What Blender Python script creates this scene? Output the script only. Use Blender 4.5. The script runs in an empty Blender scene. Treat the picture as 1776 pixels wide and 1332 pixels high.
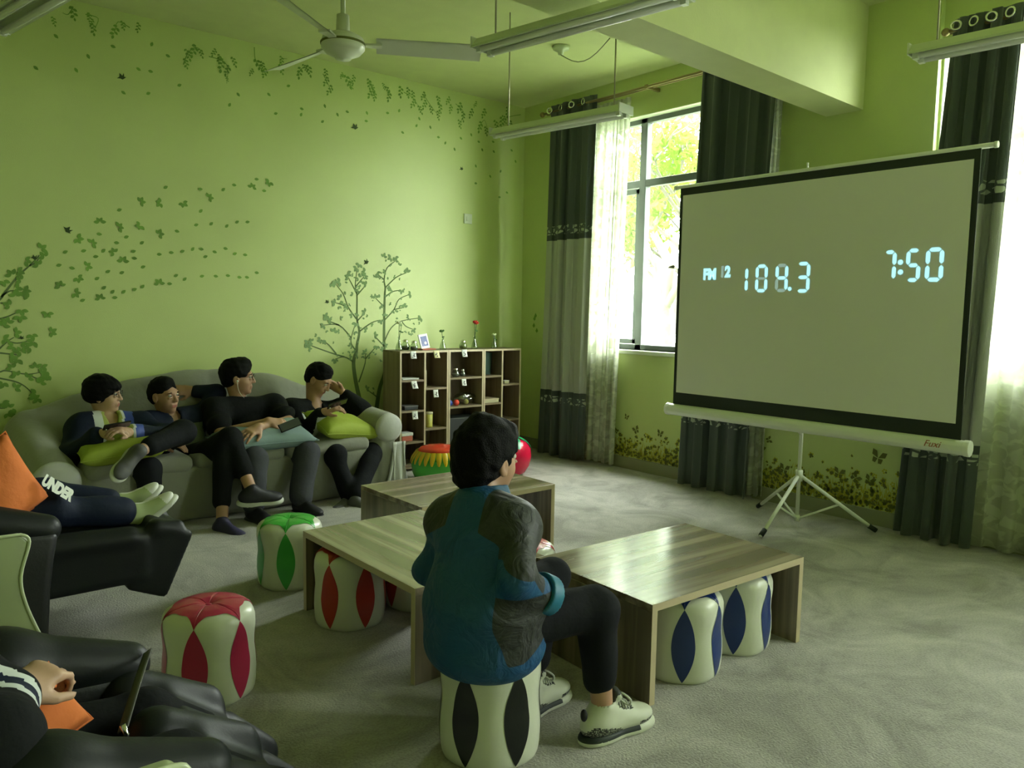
import bpy, bmesh, math, random
import numpy as np
from mathutils import Vector, Matrix, noise
random.seed(7)
sc = bpy.context.scene
COL = sc.collection
PI = math.pi

# ------------------------------------------------------------------ camera, sky, light, exposure
cam_d = bpy.data.cameras.new('camera'); cam = bpy.data.objects.new('camera', cam_d); COL.objects.link(cam)
cam_d.sensor_width = 36.0; cam_d.lens = 36.0*1344.235/1776.0; cam_d.clip_start = 0.05
yaw, pitch, roll = 0.8710023504, -0.0945363368, -0.0163837664
Fv = Vector((math.cos(yaw)*math.cos(pitch), math.sin(yaw)*math.cos(pitch), math.sin(pitch)))
Rv = Fv.cross(Vector((0, 0, 1))).normalized(); Dv = Fv.cross(Rv)
R2 = math.cos(roll)*Rv + math.sin(roll)*Dv; D2 = -math.sin(roll)*Rv + math.cos(roll)*Dv
M = Matrix((R2, -D2, -Fv)).transposed().to_4x4(); M.translation = Vector((-5.05298, -5.87305, 1.35))
cam.matrix_world = M
sc.camera = cam
sc.view_settings.view_transform = 'Standard'; sc.view_settings.look = 'None'
sc.view_settings.gamma = 1.0; sc.view_settings.exposure = 0.0; sc.view_settings.use_curve_mapping = False
world = bpy.data.worlds.new('sky'); sc.world = world; world.use_nodes = True
wn = world.node_tree.nodes; wl = world.node_tree.links
bg = wn['Background']; bg.inputs[1].default_value = 48.0
tcw = wn.new('ShaderNodeTexCoord'); nzw = wn.new('ShaderNodeTexNoise'); nzw.inputs['Scale'].default_value = 2.0
rpw = wn.new('ShaderNodeValToRGB'); rpw.color_ramp.elements[0].color = (.86, .90, .86, 1); rpw.color_ramp.elements[1].color = (.98, 1.0, .96, 1)
wl.new(tcw.outputs['Generated'], nzw.inputs['Vector']); wl.new(nzw.outputs['Fac'], rpw.inputs['Fac']); wl.new(rpw.outputs['Color'], bg.inputs[0])
H = 3.31
WINS = [(-1.22, -2.62), (-3.84, -6.05), (-7.1, -8.3)]      # openings in the window wall, y range; the third is unseen, added for fill
WZ0, WZ1 = 1.03, 2.98
for i, (a, b) in enumerate(WINS):                          # sky portals in the openings
    ld = bpy.data.lights.new('portal', 'AREA'); ld.shape = 'RECTANGLE'; ld.size = WZ1-WZ0; ld.size_y = abs(b-a)
    ld.cycles.is_portal = True
    lo = bpy.data.objects.new('window_daylight_portal', ld); COL.objects.link(lo)
    lo.location = (0.30, (a+b)/2, (WZ0+WZ1)/2); lo.rotation_euler = (0, PI/2, 0)

# ------------------------------------------------------------------ materials
MATS = {}
def _mat(name):
    m = bpy.data.materials.new(name); m.use_nodes = True; MATS[name] = m
    return m, m.node_tree.nodes, m.node_tree.links, m.node_tree.nodes['Principled BSDF']
def plain(name, col, rough=.6, metal=0, spec=.5, bump=0, bscale=60, var=0, vscale=6, sheen=0, coat=0):
    m, n, l, b = _mat(name)
    b.inputs['Base Color'].default_value = (*col, 1); b.inputs['Roughness'].default_value = rough
    b.inputs['Metallic'].default_value = metal; b.inputs['Specular IOR Level'].default_value = spec
    if coat: b.inputs['Coat Weight'].default_value = coat
    if sheen: b.inputs['Sheen Weight'].default_value = sheen
    if bump or var:
        tc = n.new('ShaderNodeTexCoord')
    if var:
        nz = n.new('ShaderNodeTexNoise'); nz.inputs['Scale'].default_value = vscale; nz.inputs['Detail'].default_value = 4
        r = n.new('ShaderNodeValToRGB')
        r.color_ramp.elements[0].position = .3; r.color_ramp.elements[1].position = .7
        r.color_ramp.elements[0].color = (*[c*(1-var) for c in col], 1); r.color_ramp.elements[1].color = (*[min(1, c*(1+var)) for c in col], 1)
        l.new(tc.outputs['Object'], nz.inputs['Vector']); l.new(nz.outputs['Fac'], r.inputs['Fac']); l.new(r.outputs['Color'], b.inputs['Base Color'])
    if bump:
        nb = n.new('ShaderNodeTexNoise'); nb.inputs['Scale'].default_value = bscale; nb.inputs['Detail'].default_value = 3
        bp = n.new('ShaderNodeBump'); bp.inputs['Strength'].default_value = bump; bp.inputs['Distance'].default_value = .01
        l.new(tc.outputs['Object'], nb.inputs['Vector']); l.new(nb.outputs['Fac'], bp.inputs['Height']); l.new(bp.outputs['Normal'], b.inputs['Normal'])
    return m
def wood(name, c0, c1, c2, rough=.35, sc_=(.35, 9, 9)):
    m, n, l, b = _mat(name)
    tc = n.new('ShaderNodeTexCoord'); mp = n.new('ShaderNodeMapping'); mp.inputs['Scale'].default_value = sc_
    nz = n.new('ShaderNodeTexNoise'); nz.inputs['Scale'].default_value = 1.6; nz.inputs['Detail'].default_value = 5; nz.inputs['Roughness'].default_value = .55
    r = n.new('ShaderNodeValToRGB'); e = r.color_ramp.elements
    e[0].position = .40; e[0].color = (*c0, 1); e[1].position = .62; e[1].color = (*c2, 1); x = e.new(.5); x.color = (*c1, 1)
    l.new(tc.outputs['Object'], mp.inputs['Vector']); l.new(mp.outputs['Vector'], nz.inputs['Vector'])
    l.new(nz.outputs['Fac'], r.inputs['Fac']); l.new(r.outputs['Color'], b.inputs['Base Color'])
    b.inputs['Roughness'].default_value = rough
    if 'table' in name: b.inputs['Coat Weight'].default_value = .5; b.inputs['Coat Roughness'].default_value = .24
    return m
def emit(name, col, s=1):
    m, n, l, b = _mat(name); b.inputs['Base Color'].default_value = (*col, 1)
    b.inputs['Emission Color'].default_value = (*col, 1); b.inputs['Emission Strength'].default_value = s
    return m
GREEN = (.548, .645, .248)
plain('wall_green', GREEN, .42, bump=.15, bscale=180, var=.04, vscale=1.5)
plain('ceiling_green', (.67, .72, .36), .7, bump=.1, bscale=90, var=.03)
plain('spandrel', (.50, .62, .20), .5, var=.04)
plain('baseboard', (.27, .29, .17), .5)
plain('sill', (.75, .80, .62), .35)
# carpet
m, n, l, b = _mat('carpet'); b.inputs['Roughness'].default_value = .95; b.inputs['Sheen Weight'].default_value = .2
tc = n.new('ShaderNodeTexCoord'); n1 = n.new('ShaderNodeTexNoise'); n1.inputs['Scale'].default_value = 2.2; n1.inputs['Detail'].default_value = 8; n1.inputs['Roughness'].default_value = .65; n1.inputs['Distortion'].default_value = 1.2
n2 = n.new('ShaderNodeTexNoise'); n2.inputs['Scale'].default_value = 120; n2.inputs['Detail'].default_value = 3
r = n.new('ShaderNodeValToRGB'); r.color_ramp.elements[0].position = .36; r.color_ramp.elements[0].color = (.27, .257, .23, 1); r.color_ramp.elements[1].position = .62; r.color_ramp.elements[1].color = (.49, .47, .43, 1)
mx = n.new('ShaderNodeMixRGB'); mx.blend_type = 'MULTIPLY'; mx.inputs[0].default_value = .6
r2 = n.new('ShaderNodeValToRGB'); r2.color_ramp.elements[0].position = .3; r2.color_ramp.elements[0].color = (.55, .55, .55, 1); r2.color_ramp.elements[1].position = .6
bp = n.new('ShaderNodeBump'); bp.inputs['Strength'].default_value = .5; bp.inputs['Distance'].default_value = .01
l.new(tc.outputs['Object'], n1.inputs['Vector']); l.new(tc.outputs['Object'], n2.inputs['Vector']); l.new(n1.outputs['Fac'], r.inputs['Fac']); l.new(n2.outputs['Fac'], r2.inputs['Fac'])
l.new(r.outputs['Color'], mx.inputs[1]); l.new(r2.outputs['Color'], mx.inputs[2]); l.new(mx.outputs['Color'], b.inputs['Base Color'])
l.new(n2.outputs['Fac'], bp.inputs['Height']); l.new(bp.outputs['Normal'], b.inputs['Normal'])
wood('table_wood', (.125, .095, .060), (.22, .175, .118), (.34, .285, .20), .17)
wood('cabinet_wood', (.155, .115, .065), (.22, .17, .10), (.28, .225, .14), .45)
wood('table_wood_upright', (.125, .095, .060), (.20, .158, .105), (.29, .24, .165), .30, (9, 9, .35))
wood('cabinet_wood_upright', (.155, .115, .065), (.22, .17, .10), (.28, .225, .14), .45, (9, 9, .35))
plain('edge_band', (.50, .42, .27), .4)
plain('cabinet_back', (.14, .10, .06), .6)
plain('window_frame', (.12, .14, .13), .4, metal=.4)
plain('white_paint', (.80, .82, .76), .35)
plain('enamel_green', (.62, .70, .46), .35)
plain('lamp_white', (.72, .76, .66), .3, metal=.2)
plain('lamp_tube', (.88, .9, .86), .15)
plain('fan_white', (.66, .70, .55), .3)
plain('rod_metal', (.45, .43, .30), .4, metal=.6)
plain('rail_brown', (.33, .26, .12), .35, metal=.5)
plain('chrome', (.8, .8, .78), .15, metal=1)
plain('screen_black', (.010, .018, .012), .6)
plain('screen_white', (.80, .80, .76), .75)
plain('case_white', (.80, .83, .76), .3)
plain('red_print', (.35, .10, .04), .5)
plain('blue_gasket', (.10, .14, .6), .5)
emit('digit_blue', (.45, .88, 1.0), 1.0)
emit('digit_dim', (.28, .40, .36), .75)
plain('slipcover', (.28, .285, .235), .85, bump=.35, bscale=26, var=.05, sheen=.2)
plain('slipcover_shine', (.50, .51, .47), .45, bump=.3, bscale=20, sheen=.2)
plain('skin', (.44, .25, .155), .5, var=.06, vscale=12)
plain('skin_light', (.50, .31, .20), .5, var=.05, vscale=12)
plain('lip', (.34, .12, .09), .5)
plain('eye_white', (.55, .52, .46), .2)
plain('iris', (.01, .008, .006), .1)
plain('hair', (.004, .004, .0035), .65, spec=.12, bump=.5, bscale=220)
plain('black_cloth', (.006, .007, .007), .85, spec=.18, bump=.3, bscale=40)
plain('pants_black', (.008, .009, .011), .85, spec=.18, bump=.3, bscale=30)
plain('pants_gray', (.058, .061, .070), .85, spec=.18, bump=.3, bscale=30, var=.1)
plain('navy', (.008, .013, .030), .7, spec=.18, bump=.3, bscale=30)
plain('blue_trim', (.03, .06, .30), .6)
plain('white_cloth', (.55, .58, .55), .8, bump=.25, bscale=30)
plain('vest_gray', (.16, .19, .14), .8, bump=.3, bscale=30)
plain('shirt_olive', (.30, .34, .07), .8, bump=.2, bscale=30)
plain('teal', (.004, .078, .17), .55, bump=.35, bscale=22, var=.12, vscale=3)
plain('teal_light', (.012, .15, .25), .5, bump=.2, bscale=22)
plain('charcoal', (.033, .037, .030), .7, bump=.35, bscale=22)
plain('shoe_white', (.56, .58, .46), .5)
plain('shoe_black', (.012, .012, .016), .6)
plain('shoe_purple', (.03, .025, .08), .6)
plain('shoe_red', (.45, .03, .05), .5)
plain('shoe_gray', (.10, .10, .10), .6)
plain('rubber_white', (.62, .64, .56), .5)
plain('shoe_green', (.35, .42, .20), .6)
# two-colour jacket cloth: the sewn panels follow smooth seams stored on the cloth
m, n, l, b = _mat('teal_jacket'); b.inputs['Roughness'].default_value = .58
t1 = n.new('ShaderNodeAttribute'); t1.attribute_name = 'panel_dark'; t2 = n.new('ShaderNodeAttribute'); t2.attribute_name = 'panel_light'
g1 = n.new('ShaderNodeMath'); g1.operation = 'GREATER_THAN'; g1.inputs[1].default_value = 0; g2 = n.new('ShaderNodeMath'); g2.operation = 'GREATER_THAN'; g2.inputs[1].default_value = 0
l.new(t1.outputs['Fac'], g1.inputs[0]); l.new(t2.outputs['Fac'], g2.inputs[0])
x1 = n.new('ShaderNodeMixRGB'); x1.inputs[1].default_value = (.004, .070, .185, 1); x1.inputs[2].default_value = (.021, .024, .021, 1); x2 = n.new('ShaderNodeMixRGB'); x2.inputs[2].default_value = (.012, .15, .27, 1)
l.new(g1.outputs[0], x1.inputs[0]); l.new(x1.outputs[0], x2.inputs[1]); l.new(g2.outputs[0], x2.inputs[0]); l.new(x2.outputs[0], b.inputs['Base Color'])
tc = n.new('ShaderNodeTexCoord'); nb = n.new('ShaderNodeTexNoise'); nb.inputs['Scale'].default_value = 11; nb.inputs['Detail'].default_value = 4; nb.inputs['Distortion'].default_value = 1.6
bp = n.new('ShaderNodeBump'); bp.inputs['Strength'].default_value = .75; bp.inputs['Distance'].default_value = .02; l.new(tc.outputs['Object'], nb.inputs['Vector']); l.new(nb.outputs['Fac'], bp.inputs['Height']); l.new(bp.outputs['Normal'], b.inputs['Normal'])
# speckled heel panel
m, n, l, b = _mat('speckle'); tc = n.new('ShaderNodeTexCoord'); v = n.new('ShaderNodeTexVoronoi'); v.inputs['Scale'].default_value = 210
r = n.new('ShaderNodeValToRGB'); r.color_ramp.interpolation = 'CONSTANT'; r.color_ramp.elements[0].color = (.35, .37, .30, 1); r.color_ramp.elements[1].position = .42; r.color_ramp.elements[1].color = (.02, .02, .02, 1)
l.new(tc.outputs['Object'], v.inputs['Vector']); l.new(v.outputs['Distance'], r.inputs['Fac']); l.new(r.outputs['Color'], b.inputs['Base Color'])
plain('pillow_lime', (.34, .42, .045), .75, bump=.2, bscale=30)
plain('pillow_blue', (.22, .31, .31), .8, bump=.2, bscale=30)
plain('pillow_orange', (.62, .16, .03), .85, bump=.25, bscale=40)
plain('leather', (.007, .009, .009), .48, spec=.30, bump=.05, bscale=160)
plain('leather_deep', (.008, .009, .009), .5, bump=.1, bscale=120)
plain('shell_cream', (.40, .46, .26), .38)
plain('shell_edge', (.60, .66, .45), .35)
plain('pu_white', (.66, .68, .56), .32, bump=.06, bscale=60)
for nm, c in {'green': (.04, .38, .045), 'red': (.42, .035, .02), 'magenta': (.42, .02, .075), 'blue': (.008, .03, .16), 'black': (.008, .01, .008), 'crimson': (.42, .02, .03)}.items():
    plain('pu_'+nm, c, .28, bump=.06, bscale=60)
plain('toy_red', (.62, .05, .02), .2); plain('toy_yellow', (.62, .42, .02), .25); plain('toy_green', (.07, .42, .05), .25)
plain('berry_red', (.62, .008, .05), .22, bump=.35, bscale=14); plain('berry_leaf', (.01, .25, .10), .3)
plain('phone_black', (.01, .01, .012), .15); plain('phone_glass', (.10, .11, .12), .08)
plain('paper', (.70, .72, .68), .8, var=.12, vscale=60); plain('paper_yellow', (.70, .66, .40), .8)
plain('ink', (.10, .10, .09), .7)
plain('jar_yellow', (.50, .48, .10), .3, var=.1, vscale=20); plain('box_cream', (.48, .45, .28), .7)
plain('box_red', (.45, .12, .07), .6); plain('book_dark', (.03, .06, .045), .5); plain('dark_gray', (.03, .035, .035), .5)
plain('ball_blue', (.03, .08, .45), .3); plain('ball_red', (.65, .06, .03), .3); plain('ball_yellow', (.6, .55, .15), .3)
plain('petal_red', (.50, .02, .01), .6); plain('stem_green', (.03, .10, .02), .6); plain('flower_white', (.6, .68, .4), .6)
plain('leaf_artificial', (.05, .14, .02), .6)
plain('frame_white', (.80, .83, .82), .3); plain('photo_blue', (.06, .08, .30), .2)
plain('decal_leaf', (.17, .33, .05), .7, var=.25, vscale=5)
plain('decal_leaf_gray', (.20, .32, .12), .7, var=.2, vscale=5)
plain('decal_twig', (.115, .18, .055), .7); plain('decal_bird', (.035, .07, .01), .7)
plain('decal_yellow', (.46, .46, .03), .6); plain('decal_olive', (.13, .15, .02), .6)
plain('switch_white', (.62, .68, .52), .4); plain('cable', (.40, .42, .26), .5)
plain('bark', (.07, .065, .05), .9, bump=.5, bscale=20, var=.2); plain('plant_outside', (.10, .12, .07), .9)
plain('cord_gray', (.06, .06, .045), .6)
def thin(name, col, glossy=.08, rough=.02):
    m, n, l, b = _mat(name); n.remove(b); out = n['Material Output']
    t = n.new('ShaderNodeBsdfTransparent'); t.inputs[0].default_value = (*col, 1); g = n.new('ShaderNodeBsdfGlossy'); g.inputs['Roughness'].default_value = rough
    mx = n.new('ShaderNodeMixShader'); mx.inputs[0].default_value = glossy
    l.new(t.outputs[0], mx.inputs[1]); l.new(g.outputs[0], mx.inputs[2]); l.new(mx.outputs[0], out.inputs[0])
thin('glass', (.95, .98, .95)); thin('vase_glass', (.80, .88, .78), .22, .05); thin('plastic_film', (.78, .82, .68), .25, .15)
# outdoor foliage: thin leaves that let light through
m, n, l, b = _mat('foliage'); n.remove(b); out = n['Material Output']
d = n.new('ShaderNodeBsdfDiffuse'); t = n.new('ShaderNodeBsdfTranslucent'); mx = n.new('ShaderNodeMixShader'); mx.inputs[0].default_value = .45
oi = n.new('ShaderNodeTexCoord'); nz = n.new('ShaderNodeTexNoise'); nz.inputs['Scale'].default_value = 1.5
r = n.new('ShaderNodeValToRGB'); r.color_ramp.elements[0].position = .35; r.color_ramp.elements[0].color = (.06, .11, .015, 1); r.color_ramp.elements[1].position = .65; r.color_ramp.elements[1].color = (.15, .21, .05, 1)
l.new(oi.outputs['Object'], nz.inputs['Vector']); l.new(nz.outputs['Fac'], r.inputs['Fac']); l.new(r.outputs[0], d.inputs[0]); l.new(r.outputs[0], t.inputs[0])
l.new(d.outputs[0], mx.inputs[1]); l.new(t.outputs[0], mx.inputs[2]); l.new(mx.outputs[0], out.inputs[0])
# banded blackout curtain: bands follow the height on the cloth
def curtain_mat(name, bands, dark, light):
    m, n, l, b = _mat(name); b.inputs['Roughness'].default_value = .8; b.inputs['Sheen Weight'].default_value = .3
    g = n.new('ShaderNodeNewGeometry'); s = n.new('ShaderNodeSeparateXYZ'); l.new(g.outputs['Position'], s.inputs[0])
    mr = n.new('ShaderNodeMath'); mr.operation = 'DIVIDE'; mr.inputs[1].default_value = 3.31; l.new(s.outputs['Z'], mr.inputs[0])
    r = n.new('ShaderNodeValToRGB'); r.color_ramp.interpolation = 'CONSTANT'; e = r.color_ramp.elements
    pr = n.new('ShaderNodeValToRGB'); pr.color_ramp.interpolation = 'CONSTANT'; pe = pr.color_ramp.elements
    while len(e) > 1: e.remove(e[-1])
    while len(pe) > 1: pe.remove(pe[-1])
    e[0].position = 0; e[0].color = (*dark, 1); pe[0].position = 0; pe[0].color = (0, 0, 0, 1)
    for z, kind in bands:
        c = {'d': dark, 'l': light, 'p': dark, 'k': tuple(.75*x for x in dark)}[kind]
        x = e.new(z/3.31); x.color = (*c, 1); y = pe.new(z/3.31); y.color = (1, 1, 1, 1) if kind == 'p' else (0, 0, 0, 1)
    l.new(mr.outputs[0], r.inputs[0]); l.new(mr.outputs[0], pr.inputs[0])
    tc = n.new('ShaderNodeTexCoord'); v = n.new('ShaderNodeTexVoronoi'); v.inputs['Scale'].default_value = 26; v.feature = 'DISTANCE_TO_EDGE'
    vr = n.new('ShaderNodeMath'); vr.operation = 'GREATER_THAN'; vr.inputs[1].default_value = .16
    l.new(tc.outputs['UV'], v.inputs['Vector']); l.new(v.outputs['Distance'], vr.inputs[0])
    mu = n.new('ShaderNodeMath'); mu.operation = 'MULTIPLY'; l.new(pr.outputs[0], mu.inputs[0]); l.new(vr.outputs[0], mu.inputs[1])
    mx = n.new('ShaderNodeMixRGB'); mx.inputs[2].default_value = (.42, .46, .38, 1); l.new(mu.outputs[0], mx.inputs[0]); l.new(r.outputs[0], mx.inputs[1])
    wv = n.new('ShaderNodeTexNoise'); wv.inputs['Scale'].default_value = 160
    bp = n.new('ShaderNodeBump'); bp.inputs['Strength'].default_value = .3; bp.inputs['Distance'].default_value = .004
    l.new(tc.outputs['Object'], wv.inputs['Vector']); l.new(wv.outputs['Fac'], bp.inputs['Height']); l.new(bp.outputs['Normal'], b.inputs['Normal'])
    l.new(mx.outputs[0], b.inputs['Base Color'])
BANDS = [(.50, 'p'), (.565, 'k'), (.61, 'l'), (1.98, 'k'), (2.04, 'p'), (2.11, 'd')]
curtain_mat('curtain_cloth', BANDS, (.060, .078, .072), (.42, .44, .39))
# lace sheer with a leaf pattern
m, n, l, b = _mat('sheer'); n.remove(b); out = n['Material Output']
tc = n.new('ShaderNodeTexCoord'); v = n.new('ShaderNodeTexNoise'); v.inputs['Scale'].default_value = 14; v.inputs['Detail'].default_value = 2.0; v.inputs['Distortion'].default_value = .9
r = n.new('ShaderNodeValToRGB'); r.color_ramp.elements[0].position = .47; r.color_ramp.elements[0].color = (.70,)*3+(1,); r.color_ramp.elements[1].position = .55; r.color_ramp.elements[1].color = (.92,)*3+(1,)
l.new(tc.outputs['UV'], v.inputs['Vector']); l.new(v.outputs['Fac'], r.inputs[0])
tp = n.new('ShaderNodeBsdfTransparent'); d = n.new('ShaderNodeBsdfDiffuse'); d.inputs[0].default_value = (.70, .72, .62, 1); t = n.new('ShaderNodeBsdfTranslucent'); t.inputs[0].default_value = (.78, .80, .70, 1)
m1 = n.new('ShaderNodeMixShader'); m1.inputs[0].default_value = .5; m2 = n.new('ShaderNodeMixShader')
l.new(d.outputs[0], m1.inputs[1]); l.new(t.outputs[0], m1.inputs[2]); l.new(r.outputs[0], m2.inputs[0]); l.new(tp.outputs[0], m2.inputs[1]); l.new(m1.outputs[0], m2.inputs[2]); l.new(m2.outputs[0], out.inputs[0])

# ------------------------------------------------------------------ helpers
def V(*a): return Vector(a[0]) if len(a) == 1 else Vector(a)
class MB:
    def __init__(s): s.v = []; s.f = []; s.mi = []; s.cur = 0; s.sm = []; s.smooth = False
    def face(s, idx): s.f.append(tuple(idx)); s.mi.append(s.cur); s.sm.append(s.smooth)
    def box(s, x0, x1, y0, y1, z0, z1):
        b = len(s.v); s.v += [(x, y, z) for z in (z0, z1) for x, y in ((x0, y0), (x1, y0), (x1, y1), (x0, y1))]
        for q in ((3, 2, 1, 0), (4, 5, 6, 7), (0, 1, 5, 4), (1, 2, 6, 5), (2, 3, 7, 6), (3, 0, 4, 7)): s.face([b+i for i in q])
        return s
    def grid(s, fn, nu, nv, cu=False, cv=False):
        b = len(s.v)
        for i in range(nu):
            for j in range(nv): s.v.append(tuple(fn(i/(nu if cu else nu-1), j/(nv if cv else nv-1))))
        for i in range(nu if cu else nu-1):
            for j in range(nv if cv else nv-1):
                a = b+i*nv+j; c = b+((i+1) % nu)*nv+j; d = b+((i+1) % nu)*nv+(j+1) % nv; e = b+i*nv+(j+1) % nv
                s.face((a, c, d, e))
        return s
    def tube(s, pts, r, n=10, caps=True):
        pts = [Vector(p) for p in pts]; b = len(s.v); rs = r if isinstance(r, (list, tuple)) else [r]*len(pts)
        up = None; old = s.smooth; s.smooth = True
        for i, p in enumerate(pts):
            t = (pts[min(i+1, len(pts)-1)]-pts[max(i-1, 0)])
            t = t.normalized() if t.length > 1e-9 else Vector((0, 0, 1))
            if up is None: up = Vector((0, 0, 1)) if abs(t.z) < .9 else Vector((1, 0, 0))
            a = t.cross(up).normalized(); u2 = a.cross(t).normalized(); up = u2
            for k in range(n):
                w = 2*PI*k/n; s.v.append(tuple(p+rs[i]*(math.cos(w)*a+math.sin(w)*u2)))
        for i in range(len(pts)-1):
            for k in range(n): s.face((b+i*n+k, b+i*n+(k+1) % n, b+(i+1)*n+(k+1) % n, b+(i+1)*n+k))
        s.smooth = False
        if caps: s.face([b+k for k in range(n)][::-1]); s.face([b+(len(pts)-1)*n+k for k in range(n)])
        s.smooth = old
        return s
    def lathe(s, prof, n=24, c=(0, 0, 0)):
        b = len(s.v); old = s.smooth; s.smooth = True
        for r, z in prof:
            for k in range(n): w = 2*PI*k/n; s.v.append((c[0]+r*math.cos(w), c[1]+r*math.sin(w), c[2]+z))
        for i in range(len(prof)-1):
            for k in range(n): s.face((b+i*n+k, b+i*n+(k+1) % n, b+(i+1)*n+(k+1) % n, b+(i+1)*n+k))
        s.smooth = old
        return s
    def prism(s, pts, z0, z1, ax='z'):
        b = len(s.v); N = len(pts)
        def mk(p, z): return {'z': (p[0], p[1], z), 'y': (p[0], z, p[1]), 'x': (z, p[0], p[1])}[ax]
        s.v += [mk(p, z0) for p in pts]+[mk(p, z1) for p in pts]
        s.face(range(b+N-1, b-1, -1)); s.face(range(b+N, b+2*N))
        for i in range(N): s.face((b+i, b+(i+1) % N, b+N+(i+1) % N, b+N+i))
        return s
    def ball(s, c, r, n=12, m=8):
        rr = r if isinstance(r, (list, tuple)) else (r, r, r); old = s.smooth; s.smooth = True
        s.grid(lambda u, v: (c[0]+rr[0]*math.cos(2*PI*u)*math.sin(PI*(v*.98+.01)), c[1]+rr[1]*math.sin(2*PI*u)*math.sin(PI*(v*.98+.01)), c[2]-rr[2]*math.cos(PI*(v*.98+.01))), n, m, cu=True); s.smooth = old
        return s
def mesh_obj(name, v, f, mats, parent=None, mi=None, smooth=None, bevel=0, fix=True):
    me = bpy.data.meshes.new(name); me.from_pydata(v, [], f)
    for mm in (mats if isinstance(mats, (list, tuple)) else [mats]): me.materials.append(MATS[mm])
    if mi is not None: me.polygons.foreach_set('material_index', mi)
    if smooth is True: me.polygons.foreach_set('use_smooth', [True]*len(me.polygons))
    elif smooth: me.polygons.foreach_set('use_smooth', smooth)
    if fix:
        bm = bmesh.new(); bm.from_mesh(me); bmesh.ops.remove_doubles(bm, verts=bm.verts, dist=1e-5); bmesh.ops.recalc_face_normals(bm, faces=bm.faces); bm.to_mesh(me); bm.free()
    me.update()
    o = bpy.data.objects.new(name, me); COL.objects.link(o)
    if parent: o.parent = parent
    if bevel:
        md = o.modifiers.new('bevel', 'BEVEL'); md.width = bevel; md.segments = 2; md.limit_method = 'ANGLE'
    return o
def wloc(p):
    L = Vector((0, 0, 0))
    while p is not None: L += p.location; p = p.parent
    return L
def build(mb, name, mats, parent=None, bevel=0, smooth=None, world=False, fix=True):
    v = mb.v
    if world and parent is not None:
        L = wloc(parent); v = [(a-L.x, b-L.y, c-L.z) for a, b, c in v]
    return mesh_obj(name, v, mb.f, mats, parent, mb.mi, True if smooth else mb.sm, bevel, fix)
def tag(o, label=None, cat=None, group=None, kind=None):
    if label: o['label'] = label
    if cat: o['category'] = cat
    if group: o['group'] = group
    if kind: o['kind'] = kind
    return o
def thing(name, label, cat, loc=(0, 0, 0), rz=0, group=None):
    o = bpy.data.objects.new(name, None); o.empty_display_size = .1; COL.objects.link(o); o.location = loc; o.rotation_euler = (0, 0, rz)
    return tag(o, label, cat, group)
def struct(mb, name, mat, **k): return tag(build(mb, name, mat, **k), kind='structure')
def copy_tree(o, parent=None):
    c = o.copy(); COL.objects.link(c)
    if parent is not None: c.parent = parent
    for ch in list(o.children): copy_tree(ch, c)
    return c
def text_mesh(s, size, shear=0, depth=.001, bold=0):
    cu = bpy.data.curves.new('txt', 'FONT'); cu.body = s; cu.size = size; cu.extrude = depth; cu.shear = shear; cu.offset = bold; cu.align_x = 'CENTER'; cu.resolution_u = 3
    o = bpy.data.objects.new('txt', cu); COL.objects.link(o); dg = bpy.context.evaluated_depsgraph_get(); dg.update()
    me = bpy.data.meshes.new_from_object(o.evaluated_get(dg)); v = [tuple(x.co) for x in me.vertices]; f = [tuple(p.vertices) for p in me.polygons]
    bpy.data.objects.remove(o); bpy.data.curves.remove(cu); bpy.data.meshes.remove(me)
    return v, f

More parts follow.
